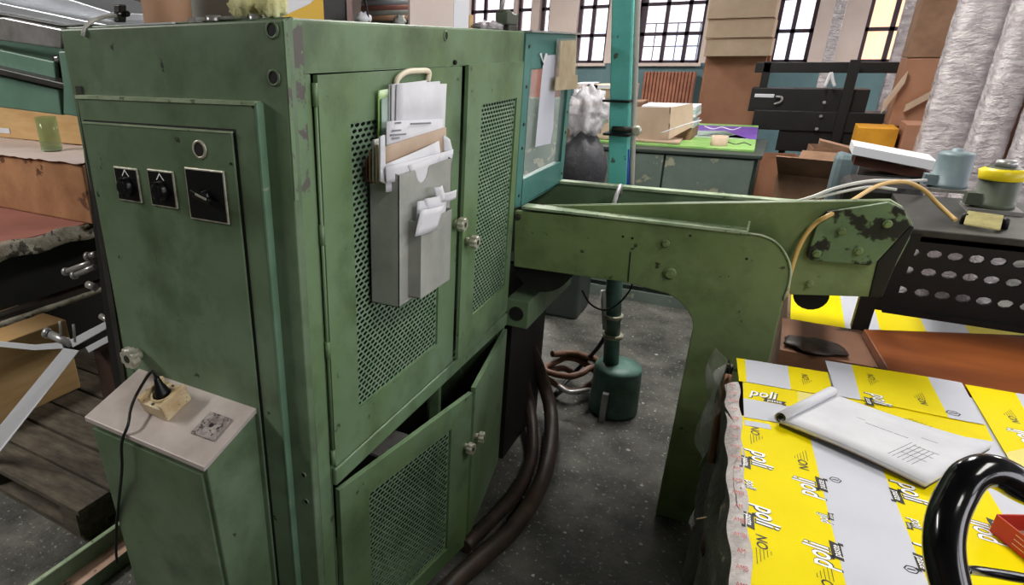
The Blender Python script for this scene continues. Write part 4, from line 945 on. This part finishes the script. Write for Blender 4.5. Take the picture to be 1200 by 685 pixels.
def card(px, yA, yB, m_, label, name='document', cat='paper', th=.0025, curl=0.0, group=None):
    """upright sheet in the pocket, corners given as photo px; yA, yB depths of its left and right edge"""
    p = [P(px[0][0], px[0][1], Y=yA), P(px[1][0], px[1][1], Y=yB), P(px[2][0], px[2][1], Y=yB), P(px[3][0], px[3][1], Y=yA)]
    k = MB(); n = 8
    def fn(u, v):
        q = (p[0]*(1 - u) + p[1]*u)*(1 - v) + (p[3]*(1 - u) + p[2]*u)*v; return q + Vector((0, -curl*math.sin(math.pi*u), 0))
    k.grid(fn, n, 4); return k.build(name, m_, label=label, cat=cat, solid=th, group=group)
MB().tube([P(464, 100, Y=-.018), P(466, 92, Y=-.018), P(476, 84.5, Y=-.018), P(490, 83, Y=-.018), P(502, 84, Y=-.018), P(501, 96, Y=-.018)], .0065, 8).build('handle_loop', 'cream', label='cream plastic carrying loop sticking out of the document pocket', cat='handle')
card([(443, 106), (455, 104), (455, 215), (443, 215)], -.020, -.022, 'poster_green', 'narrow green folder in the document pocket', 'folder', 'folder')
card([(447, 116), (460, 112), (460, 215), (447, 215)], -.026, -.026, 'poster_grey', 'narrow blue grey folder next to the green folder', 'folder', 'folder')
card([(456, 99), (500, 94), (500, 215), (455, 215)], -.030, -.030, 'paper', 'white sheet standing rearmost among the tall papers', curl=.002)
card([(459, 99), (515, 95), (516, 215), (458, 215)], -.036, -.036, 'paper', 'white sheet second among the tall papers', curl=.003)
card([(465, 99), (523, 98), (518, 215), (462, 215)], -.042, -.042, 'paper', 'broad white sheet in front of the tall papers', curl=.003)
ds = card([(453, 142), (519, 139), (518, 220), (452, 220)], -.048, -.050, 'paper', 'printed delivery note in front of the tall papers', curl=.002)
k = MB()
for (x0, y0, x1, y1) in ((463, 144, 470, 143.6), (481, 145, 505, 144), (460, 153, 470, 152.4), (458, 158, 476, 157), (460, 162, 468, 161.4)):
    a, c = P(x0, y0, Y=-.0535), P(x1, y1, Y=-.0535); k.obox((a + c)/2, (c - a)/2, (0, .0003, 0), (0, 0, .0016))
k.build('print', 'ink_grey', ds)
card([(449, 172), (522, 149), (524, 220), (449, 215)], -.056, -.058, 'cardboard_pale', 'tan card slanting in the document pocket', 'card', 'card', th=.004)
card([(452, 192), (514, 165), (520, 215), (452, 225)], -.066, -.066, 'paper', 'slanted white slip in front of the tan card', curl=.004)
card([(452, 195), (531, 175), (527, 204), (453, 214)], -.074, -.074, 'paper', 'white slip along the front lip of the pocket', curl=.004)
card([(478, 194), (516, 180), (505, 214), (488, 224)], -.079, -.079, 'paper', 'torn white slip hanging through the thumb notch', curl=.003)
card([(519, 158), (527, 164), (531, 180), (520, 182)], -.06, -.062, 'paper', 'rounded grey tab at the corner of the pocket', curl=.003)
for i, (x0, y0, x1, m_) in enumerate(((429, 186, 434, 'brown_leather'), (433, 178, 438, 'cardboard_dark'), (437, 164, 443, 'galvanised'), (441, 170, 448, 'cardboard_pale'), (445, 160, 450, 'paper'))):
    card([(x0, y0), (x1, y0 - 2), (x1 + 1, 215), (x0, 212)], -.02 - .011*i, -.022 - .011*i, m_, ('brown worn booklet', 'dark brown booklet', 'grey curled booklet', 'tan booklet', 'white curled booklet')[i] + ' at the hinge end of the document pocket', 'booklet', 'booklet', .005)
for i, (pts, yy, lb) in enumerate((([(489, 236), (512, 230), (514, 262), (487, 276)], -.100, 'creased white receipt rearmost in the small pocket'), ([(497, 233), (524, 226), (521, 262), (505, 275)], -.106, 'white receipt folded in the small pocket'),
      ([(493, 246), (520, 240), (512, 268), (486, 277)], -.113, 'written receipt hanging over the small pocket'), ([(508, 220), (518, 217), (522, 232), (512, 240)], -.108, 'crumpled receipt corner on the small pocket'), ([(514, 227), (535, 222), (534, 232), (516, 237)], -.110, 'receipt strip sticking out of the small pocket'))):
    card(pts, yy, yy - .004, 'paper', lb, 'receipt', 'receipt', .0012, curl=.006)

# papers on the guard
def gp(x, y, Y=-.008): return P(x, y, Y=Y)
MB().prism([gp(637, 65), gp(652, 64), gp(648, 150), gp(645, 168), gp(627, 172)], (0, -.001, 0)).build('notice_paper', 'print_white', label='long white notice sheet taped inside the teal guard', cat='paper')
MB().prism([gp(634, 62, -.011), gp(636, 72, -.011), gp(639, 62, -.011), gp(641, 63, -.011), gp(637, 76, -.011), gp(632, 63, -.011)], (0, -.002, 0)).build('wire_hook', 'paper', label='white wire hook above the notice sheet', cat='hook')
e = thing('paper_sleeve', gp(660, 104, -.03), 'yellowed papers in a plastic sleeve hanging on the teal guard', 'paper')
MB().prism([gp(655, 48, -.02), gp(674, 47, -.02), gp(672, 92, -.02), gp(653, 94, -.02)], (0, -.006, 0)).build('papers', 'paper_old', e)
MB().prism([gp(651, 90, -.028), gp(675, 88, -.028), gp(675, 104, -.028), gp(649, 106, -.028)], (0, -.006, 0)).build('pouch', 'paper_old', e)
MB().prism([gp(652, 46, -.036), gp(677, 44, -.036), gp(676, 104, -.036), gp(650, 106, -.036)], (0, -.001, 0)).build('sleeve', 'film', e)

# ================================================================ socket box on the side of the press
xb, xf, y0, y1, zb, zf = -.022, -.187, .124, .504, .839, .787
eb = thing('junction_box', ((xb + xf)/2, (y0 + y1)/2, 0), 'green junction box with a bare metal sloping lid beside the press', 'junction box')
MB().prism([(xb, y0 + .006, zb - .012), (xf + .012, y0 + .006, zf - .012), (xf + .05, y0 + .006, .03), (xb, y0 + .006, .03)], (0, y1 - y0 - .012, 0)).build('box_body', 'green_side', eb, bevel=.003)
MB().prism([(xf + .006, y0 + .02, zf - .03), (xf + .006, y1 - .012, zf - .03), (xf + .042, y1 - .012, .06), (xf + .042, y0 + .02, .06)], (.01, 0, 0)).build('front_panel', 'green_side', eb, bevel=.002)
MB().prism([(xb, y0, zb), (xf, y0, zf), (xf, y0, zf - .012), (xb, y0, zb - .012)], (0, y1 - y0, 0)).build('lid', 'sheet_top', eb, bevel=.0015)
nz = Vector((zf - zb, 0, -(xf - xb))).normalized()
if nz.z < 0: nz = -nz
def lidp(px, py, h=0):
    """point on the sloping lid"""
    d = P(px, py, D=1.0) - CAM; o_ = Vector((xb, y0, zb)) + nz*h; t = (o_ - CAM).dot(nz)/d.dot(nz); return CAM + d*t
so = thing('wall_socket', lidp(194, 482), 'worn beige surface mount power socket on the metal lid', 'power socket')
cs = [lidp(165, 484), lidp(203, 500), lidp(229, 466), lidp(193, 452)]
bc = sum(cs, Vector())/4; ux = (cs[1] - cs[0]).normalized(); uy = nz.cross(ux).normalized()
hw, hd, hh = .040, .038, .017
MB().obox(bc + nz*hh, ux*hw, uy*hd, nz*hh).build('socket_body', 'beige_plastic', so, bevel=.004)
for s in (-1, 1): MB().obox(bc + nz*(2*hh + .006) + ux*s*(hw - .005), ux*.005, uy*hd, nz*.007).build('socket_rib', 'beige_plastic', so, bevel=.002)
MB().rev(bc + nz*(2*hh - .002), nz, [(0, .026), (.008, .026), (.009, .022), (.001, .021)], 22, cap=False).build('socket_ring', 'beige_plastic', so)
MB().rev(bc + nz*(2*hh), nz, [(0, .021), (.001, .021)], 22).build('socket_well', 'black_plastic', so)
for s in (-1, 1): MB().rev(bc + nz*(2*hh) + uy*s*.030, nz, [(0, .004), (.002, .003)], 8).build('screw', 'dark_steel', so)
plg = thing('power_plug', bc + nz*.04, 'black rubber plug pushed into the beige socket with hanging cord', 'plug')
tilt = (nz + uy*.25 - ux*.25).normalized()
MB().rev(bc + nz*.030, tilt, [(0, .019), (.012, .018), (.030, .010), (.042, .0075), (.05, .005)], 16).build('plug_body', 'black_plastic', plg)
pe = bc + nz*.030 + tilt*.05
pts = [pe, pe + tilt*.008 + Vector((-.006, .004, .004)), lidp(160, 462, .04), lidp(153, 480, .03), lidp(150, 498, .018), Vector((xf - .008, P(147, 520, X=xf).y, zf - .02)), P(143, 548, X=xf - .006), P(140, 580, X=xf + .008), P(137, 610, X=xf + .018), P(136, 640, X=xf + .02), P(137, 660, X=xf + .02)]
MB().tube(pts, .0034, 8, 6).build('cord', 'cable_black', plg)
pl = [lidp(x, y, .001) for x, y in ((223, 508), (250, 518), (273, 491), (247, 482))]
pc = sum(pl, Vector())/4
sw = thing('cover_plate', pc, 'peeling grey square blanking plate on the metal lid', 'cover plate')
MB().prism([pc + (q - pc)*.96 for q in pl], nz*.004).build('plate', 'peeling', sw, bevel=.001)
MB().rev(pc + nz*.004, nz, [(0, .006), (.001, .005)], 10).build('centre_hole', 'grease', sw)
for a_ in (.6, -.6): MB().rev(pc + (pl[0] - pl[1]).normalized()*.02*(1 if a_ > 0 else -1) + nz*.004, nz, [(0, .0025), (.001, .002)], 6).build('screw', 'dark_steel', sw)

# ================================================================ feeder and tray at the rear of the press
fd = thing('feeder_head', (.2, .95, 1.2), 'mint green sloping feeder head at the rear of the press', 'machine')
XFd = .06
def fpoly(name, px, X_, dep, m_, par, bev=.003): return MB().prism([P(x, y, X=X_) for x, y in px], (dep, 0, 0)).build(name, m_, par, bev)
fpoly('upper_box', [(-60, 45), (63, 72), (66, 97), (-60, 66)], XFd, .30, 'feeder_green', fd)
fpoly('rail', [(-60, 66), (78, 98), (78, 106), (-60, 74)], XFd - .03, .34, 'dark_steel', fd)
fpoly('lower_box', [(-60, 74), (68, 105), (72, 135), (-60, 118)], XFd - .01, .30, 'feeder_green', fd)
fpoly('end_plate', [(68, 60), (80, 60), (93, 112), (92, 137), (74, 134), (74, 102)], XFd - .05, .02, 'feeder_green', fd)
fpoly('dark_gap', [(60, 66), (74, 63), (78, 100), (64, 97)], XFd + .01, .2, 'grease', fd)
fpoly('hinge_bracket', [(62, 66), (67, 66), (69, 72), (64, 73)], XFd - .02, .02, 'steel', fd)
tray = thing('metal_tray', (.3, 1.0, 1.6), 'grey white sheet metal feed tray above the feeder head', 'tray')
fpoly('tray_side', [(-60, 22), (3, 20), (72, 34), (72, 57), (3, 48), (-60, 42)], XFd - .02, .02, 'steel', tray)
fpoly('tray_beam', [(-60, -16), (0, 3), (90, 22), (128, 29), (128, 33), (60, 30), (0, 17), (-60, 6)], XFd + .10, .25, 'aluminium', tray)
fpoly('tray_beam', [(-60, -45), (60, -8), (130, 14), (132, 24), (100, 22), (-60, -20)], XFd + .20, .25, 'aluminium', tray)
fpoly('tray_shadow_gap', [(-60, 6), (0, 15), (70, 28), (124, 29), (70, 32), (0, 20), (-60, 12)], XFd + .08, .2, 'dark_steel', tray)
MB().tube([P(97, 42, X=-.004), P(99, 33, X=.0), P(108, 25, X=.05), P(122, 20, X=.08), P(140, 18, X=.10)], .004, 8).build('tray_cable', 'cable_white', tray)
MB().cyl(P(136, 18, X=.10), P(150, 16, X=.10), .006, n=8).build('cable_gland', 'black_plastic', tray)
fpoly('tray_clamp', [(133, 5), (140, 5), (140, 26), (133, 26)], .16, .02, 'dark_steel', tray)

# table at the rear with wood block and jar
YT = 1.50; zT = .95
tb = thing('rear_table', (.6, 2.0, 0), 'dark table with a reddish top and a ragged edge behind the press', 'table')
MB().box(.12, 1.5, YT, 2.9, zT - .03, zT).build('table_top', 'red_board', tb)
def rag_(u, v):
    x = .12 + 1.38*u; return (x, YT - .004 - .012*random.random() - .02*v, zT + .004 - .055*v + .006*math.sin(x*31))
MB().grid(rag_, 60, 3).build('ragged_edge', 'wrap_edge', tb, solid=.002)
MB().box(.16, 1.5, YT + .06, YT + .09, .70, zT - .03).build('apron', 'grease', tb)
MB().box(.14, 1.5, YT + .02, YT + .12, .66, .675).build('shelf', 'dark_steel', tb)
def ra2(u, v): x = .14 + 1.36*u; return (x, YT + .012 - .006*random.random(), .68 - .022*v)
MB().grid(ra2, 50, 1).build('shelf_edge', 'wrap_edge', tb, solid=.002)
for x_ in (.95, 1.4):
    for y_ in (1.7, 2.8): MB().box(x_ - .03, x_ + .03, y_ - .03, y_ + .03, 0, zT - .03).build('leg', 'black_metal', tb)
MB().box(.2, 1.45, 2.5, 2.52, .02, .92).build('back_panel', 'grease', tb)
XB2 = .56
wb = [P(x, y, X=XB2) for x, y in ((-70, 187), (93, 193), (103, 250), (-70, 236))]
w = thing('wood_block', (XB2 + .2, wb[0].y, zT), 'worn orange brown wooden block on the rear table', 'wood block')
zt_ = wb[1].z
MB().box(XB2, XB2 + .5, wb[1].y - .01, wb[1].y + 1.1, zT + .001, zt_).build('block', 'wood_block', w, bevel=.006)
def chip(u, v): return (XB2 - .015 + .5*v, wb[1].y - .02 + 1.1*u, zt_ + .004 + .006*random.random())
MB().grid(chip, 40, 3).build('splintered_top', 'wall_cream', w, solid=.003)
XB3 = .86
a = P(95, 185, X=XB3); MB().box(XB3, XB3 + .3, a.y - .06, a.y + 1.3, zt_ + .012, P(40, 110, X=XB3).z).build('pale_crate', 'wood_pale', bevel=.004, label='pale wooden crate behind the block on the rear table', cat='crate')
a = P(6, 153, X=XB3 - .002); MB().box(XB3 - .004, XB3 - .001, a.y - .04, a.y + .06, a.z - .012, a.z + .012).build('paper_tag', 'paper', label='small white paper tag on the pale wooden crate', cat='tag')
j = thing('glass_jar', P(60, 186, X=.70), 'empty greenish glass jar standing on the wood block', 'jar')
jc = Vector((.70, P(62, 180, X=.70).y, zt_ + .011)); jh = P(60, 137, X=.70).z - jc.z
j.location = jc; ORG[j] = jc.copy()
MB().rev(jc, (0, 0, 1), [(0, .035), (.004, .041), (jh, .041), (jh, .038), (.008, .037)], 24, cap=False).build('glass', 'jar_glass', j)
MB().rev(jc + Vector((0, 0, .001)), (0, 0, 1), [(0, .037), (.012, .036)], 20).build('jar_base', 'poster_grey', j)

# cardboard box, pallet, steel channel on the floor at the rear
cb = [P(x, y, Y=1.66) for x, y in ((-70, 385), (78, 372), (92, 420), (95, 440), (5, 482), (-70, 500))]
cx_ = P(90, 430, Y=1.80).x
MB().box(.02, cx_, 1.80, 2.2, .1385, P(70, 377, Y=1.80).z).build('cardboard_box', 'wood_pale', bevel=.006, label='tan cardboard box on the dark pallet by the rear table', cat='cardboard box')
pl_ = thing('pallet', (.4, 1.6, 0), 'dark weathered wooden pallet on the floor behind the junction box', 'pallet')
g_ = .012
for i in range(6):
    x0 = .03 + i*.135; MB().box(x0, x0 + .135 - g_, 1.04 + .01*(i % 2), 2.25 - .015*(i % 3), .115, .138 - .003*(i % 2)).build('plank', 'pallet_wood', pl_, bevel=.003)
for y_ in (1.06, 1.6, 2.14): MB().box(.03, .82, y_, y_ + .09, .022, .115).build('runner', 'pallet_wood', pl_)
for x0 in (.04, .38, .72): MB().box(x0, x0 + .1, 1.06, 2.23, 0, .022).build('bottom_plank', 'pallet_wood', pl_)
ch = thing('steel_channel', (-.1, .95, 0), 'green steel channel lying on the floor beside the pallet', 'steel channel')
MB().box(-1.2, .16, .90, .905, .0, .105).build('web', 'green_side', ch); MB().box(-1.2, .16, .905, .918, .098, .105).build('upper_flange', 'rim', ch)
MB().box(-1.2, .16, .84, .90, .0, .046).build('lower_flange', 'green_side', ch); MB().box(-1.2, .16, .84, .90, .046, .0485).build('worn_face', 'worn_pink', ch)
# clamp bars at the rear side of the press
cl = thing('gripper_bracket', P(90, 400, X=.05), 'metal gripper bracket with pale bars at the rear of the press', 'bracket')
XC = .08
fpoly('bar', [(80, 399), (126, 375), (132, 381), (85, 407)], XC, .012, 'band_white', cl, .001); fpoly('bar', [(100, 407), (130, 391), (134, 397), (104, 413)], XC, .012, 'band_white', cl, .001)
fpoly('dark_arm', [(70, 404), (128, 384), (130, 392), (84, 414)], XC + .012, .02, 'black_metal', cl, .001)
MB().cyl(P(58, 391, X=XC), P(82, 402, X=XC), .012, n=14).build('clamp_screw', 'steel', cl); MB().rev(P(58, 391, X=XC), (-.3, .9, .3), [(0, .016), (.016, .016)], 14).build('clamp_head', 'steel', cl)
for q in ((70, 376), (86, 380)): MB().cyl(P(q[0], q[1], X=XC), P(q[0] + 2, q[1] + 20, X=XC), .004, n=8).build('clamp_pin', 'steel', cl)
MB().cyl(P(118, 370, X=XC), P(130, 377, X=XC), .008, n=10).build('clamp_pin', 'steel', cl)
MB().box(XC + .03, XC + .1, P(135, 420, X=XC).y, P(100, 420, X=XC).y, .45, .80).build('bracket_plate', 'rust', cl)
def ribbon(name, pts, w, m_, label):
    k = MB(); pts = [Vector(p) for p in pts]
    for i in range(len(pts) - 1): 
        d = (pts[i + 1] - pts[i]); s = Vector((w, 0, 0)) if abs(d.normalized().x) < .8 else Vector((0, 0, w)); k.obox((pts[i] + pts[i + 1])/2, d/2*1.005, s, d.cross(s).normalized()*.0012)
    return k.build(name, m_, label=label, cat='strap')
MB().prism([P(x, y, X=x_) for x, y, x_ in ((74, 408, XC - .01), (92, 411, XC - .01), (4, 524, XC - .04), (-40, 575, XC - .052), (-60, 570, XC - .054), (-10, 510, XC - .037))], (.003, 0, 0)).build('white_strap', 'band_white', label='white flat strap slanting down from the gripper bracket', cat='strap')
MB().prism([P(x, y, X=XC - .005) for x, y in ((-60, 398), (0, 400), (40, 404), (72, 401), (74, 408), (40, 410), (0, 406), (-60, 404))], (.003, 0, 0)).build('white_strap', 'band_white', label='white flat strap running level from the gripper bracket', cat='strap')
ro = thing('roller_pair', P(95, 315, X=.1), 'two short chromed rods on the rear edge of the press', 'rods')
for (x0, y0_), (x1, y1_) in (((78, 318), (108, 307)), ((88, 322), (112, 312)), ((104, 300), (113, 297))):
    MB().cyl(P(x0, y0_, X=.06), P(x1, y1_, X=.06), .0075, n=12).build('rod', 'steel', ro); MB().rev(P(x0, y0_, X=.06), (-.2, .95, -.2), [(-.004, .011), (.008, .011)], 14).build('rod_end', 'steel', ro)
MB().cyl(P(103, 333, X=.06), P(112, 337, X=.06), .01, n=10).build('rod', 'steel', ro)

# ================================================================ things on top of the press
ZT = H + .0005
def top(px, back, row=20):
    """place on the press top behind the visible edge: column px, set back from the edge"""
    if px < 333: q = P(px, row, X=0); d = Vector((back, (q.y - CAM.y)/(0 - CAM.x)*back, 0)); return Vector((q.x + d.x, q.y + d.y, ZT))
    q = P(px, row, Y=0); d = Vector(((q.x - CAM.x)/(0 - CAM.y)*back, back, 0)); return Vector((q.x + d.x, q.y + d.y, ZT))
c = top(197, .10); MB().rev(c, (0, 0, 1), [(0, .048), (.30, .052), (.30, .044), (.02, .04)], 28, cap=False).build('cardboard_tube', 'core_tube', label='tan cardboard core tube standing on the press top', cat='tube')
c = top(252, .17); MB().box(c.x, c.x + .2, c.y - .05, c.y + .09, ZT, ZT + .16).build('grey_case', 'galvanised', bevel=.004, label='grey metal case behind the spanner on the press top', cat='case')
c0, c1 = top(250, .012), top(300, .03); sp_ = thing('spanner', (c0 + c1)/2, 'bright steel spanner lying on the press top', 'spanner')
d = (c1 - c0).normalized(); n_ = Vector((-d.y, d.x, 0)); zz = Vector((0, 0, .006))
MB().obox((c0 + c1)/2 + zz, d*.03, n_*.006, (0, 0, .003)).build('shaft', 'steel', sp_, bevel=.002)
for cc_ in (c0, c1): MB().rev(cc_ + Vector((0, 0, .002)), (0, 0, 1), [(0, .013), (.009, .013), (.009, .007), (0, .007)], 14, cap=False).build('jaw', 'steel', sp_)
random.seed(5)
crumple(top(288, .035) + Vector((0, 0, .026)), .026, 26, (1.0, 1.1, .95), .3).build('work_glove', 'rag', label='crumpled yellowish work glove on the press corner', cat='glove')
crumple(top(320, .035) + Vector((0, 0, .024)), .023, 26, (1.1, 1.0, .98), .3).build('work_glove', 'rag', label='second yellowish work glove beside the black case', cat='glove')
c = top(230, .02); MB().obox(c + Vector((0, 0, .005)), (.004, .014, 0), (.008, -.003, 0), (0, 0, .004)).build('metal_clip', 'steel', label='small metal clip beside the cardboard tube', cat='clip')
MB().obox(top(175, .02) + Vector((0, 0, .002)), (.01, 0, 0), (0, .07, 0), (0, 0, .0015)).build('paper_strip', 'paper', label='white paper strip under the cardboard tube', cat='paper')
c = top(354, .05); pb_ = thing('leaning_poster', c, 'white poster with a golden corner leaning on the black case', 'poster')
u_ = Vector((.86, -.5, 0)).normalized(); 
MB().obox(c + Vector((0, 0, .11)) , u_*.04, Vector((0, .002, 0)), (0, .0, .11)).build('poster_sheet', 'poster_white', pb_)
MB().prism([c + u_*-.04 + Vector((0, -.004, .0)), c + u_*.04 + Vector((0, -.004, .0)), c + u_*.04 + Vector((0, -.004, .05)), c + u_*.015 + Vector((0, -.004, .03)), c + u_*-.04 + Vector((0, -.004, .008))], (0, .001, 0)).build('golden_print', 'poster_gold', pb_)
c = top(396, .10); bk = thing('black_case', c, 'black tapered case with a brown side on the press top', 'case')
MB().prism([c + Vector((-.055, 0, 0)), c + Vector((.03, 0, 0)), c + Vector((.028, 0, .17)), c + Vector((-.042, 0, .17))], (.09, .055, 0)).build('case_body', 'black_metal', bk)
MB().prism([c + Vector((.031, -.002, 0)), c + Vector((.062, .03, 0)), c + Vector((.058, .03, .17)), c + Vector((.029, -.002, .17))], (.09, .045, 0)).build('case_side', 'brown_leather', bk)
pipe('thin_cable', [top(404, .05) + Vector((0, 0, .16)), top(420, .05) + Vector((0, 0, .10)), top(430, .05) + Vector((0, 0, .03)), top(432, .05) + Vector((0, 0, .006))], .0022, 'cable_black', 'thin brown cable hanging from the black case', 'cable')
c = top(505, .09, 30); wbx = thing('grey_carton', c, 'pale grey carton standing on the press top', 'carton')
xa, xm, xe = [top(q, .09, 30).x for q in (480, 531, 549)]
MB().prism([(xa, c.y, ZT), (xm, c.y, ZT), (xm, c.y, ZT + .2), (xa, c.y, ZT + .2)], (.10, .06, 0)).build('carton_body', 'wall_cream', wbx, bevel=.003)
MB().prism([(xm + .001, c.y, ZT), (xe, c.y, ZT), (xe, c.y, ZT + .2), (xm + .001, c.y, ZT + .2)], (.10, .06, 0)).build('carton_end', 'poster_white', wbx, bevel=.003)
c = top(551, .12, 30); MB().box(c.x - .004, c.x + .022, c.y, c.y + .02, ZT, ZT + .045).build('wood_offcut', 'wood_pale', label='small upright wood offcut beside the grey carton', cat='wood')
crumple(top(468, .08, 28) + Vector((0, 0, .012)), .013, 20, (1.4, 1, 1), .4).build('cloth_wad', 'galvanised', label='small grey cloth wad left of the grey carton', cat='cloth')
crumple(top(426, .06, 26) + Vector((0, 0, .012)), .014, 16, (1.6, 1, .9), .3).build('paper_wad', 'paper', label='small crumpled paper beside the black case', cat='paper')
crumple(top(572, .10, 33) + Vector((0, 0, .014)), .02, 24, (4, 1.6, .75), .35).build('film_wad', 'bubble_wrap', label='crumpled clear film near the end of the press top', cat='film')
pv = thing('bench_vice', top(600, .06, 34), 'small grey bench vice at the end of the press top', 'vice')
v0 = top(600, .06, 34); MB().box(v0.x - .03, v0.x + .05, v0.y, v0.y + .05, ZT, ZT + .02).build('vice_base', 'dark_steel', pv, bevel=.003)
MB().prism([v0 + Vector((-.045, 0, .02)), v0 + Vector((.05, 0, .02)), v0 + Vector((.055, 0, .055)), v0 + Vector((.02, 0, .05)), v0 + Vector((-.03, 0, .065)), v0 + Vector((-.05, 0, .055))], (0, .04, 0)).build('vice_jaw', 'motor_green', pv, bevel=.004)
MB().cyl(v0 + Vector((-.05, .02, .06)), v0 + Vector((-.02, .02, .125)), .007, n=8).build('vice_lever', 'steel', pv)
# low shelf seen beyond the press top
bc_ = thing('sill_box', (7.4, yw(650), 0), 'reddish framed box below the windows behind the guard', 'box')
a, c = P(625, 60, X=7.2), P(655, 45, X=7.2); MB().box(7.2, 7.5, c.y, a.y, 1.0, c.z).build('box_body', 'red_board', bc_); MB().box(7.18, 7.52, c.y - .02, a.y + .02, c.z, c.z + .03).build('box_rim', 'cardboard_pale', bc_)
MB().box(7.1, 7.6, yw(690), yw(560), 0, 1.0).build('low_cabinet', 'bench_green', bevel=.01, label='grey green low cabinet below the far windows', cat='cabinet')
pr = thing('pipe_bundle', (4.5, 3.0, 1.7), 'bundle of pale metal tubes on a rack beyond the press', 'tubes')
for i, py in enumerate((2, 8, 14, 20)): MB().cyl(P(425, py + 2, X=4.5), P(490, py, X=4.5), .03, n=10).build('tube', ('aluminium', 'red_board', 'galvanised', 'core_tube')[i], pr)
a, c = P(420, 24, X=4.5), P(492, 24, X=4.5); MB().box(4.4, 4.7, c.y, a.y, 0, P(455, 25, X=4.5).z).build('rack_body', 'bench_dark', pr)

# floor debris
random.seed(21)
for i in range(26):
    px, py = random.uniform(600, 800), random.uniform(470, 690)
    if i % 5 == 0: px, py = random.uniform(640, 800), random.uniform(370, 420)
    q = P(px, py, Z=0.0005); r = random.uniform(.004, .012); t = random.random()*6
    pts = [q + Vector((r*random.uniform(.5, 1)*math.cos(t + k_*1.25), r*random.uniform(.5, 1)*math.sin(t + k_*1.25), 0)) for k_ in range(5)]
    MB().prism(pts, (0, 0, .002)).build('paper_scrap', 'debris', label='tiny pale paper scrap on the concrete floor', cat='scrap', group='scraps on the floor')
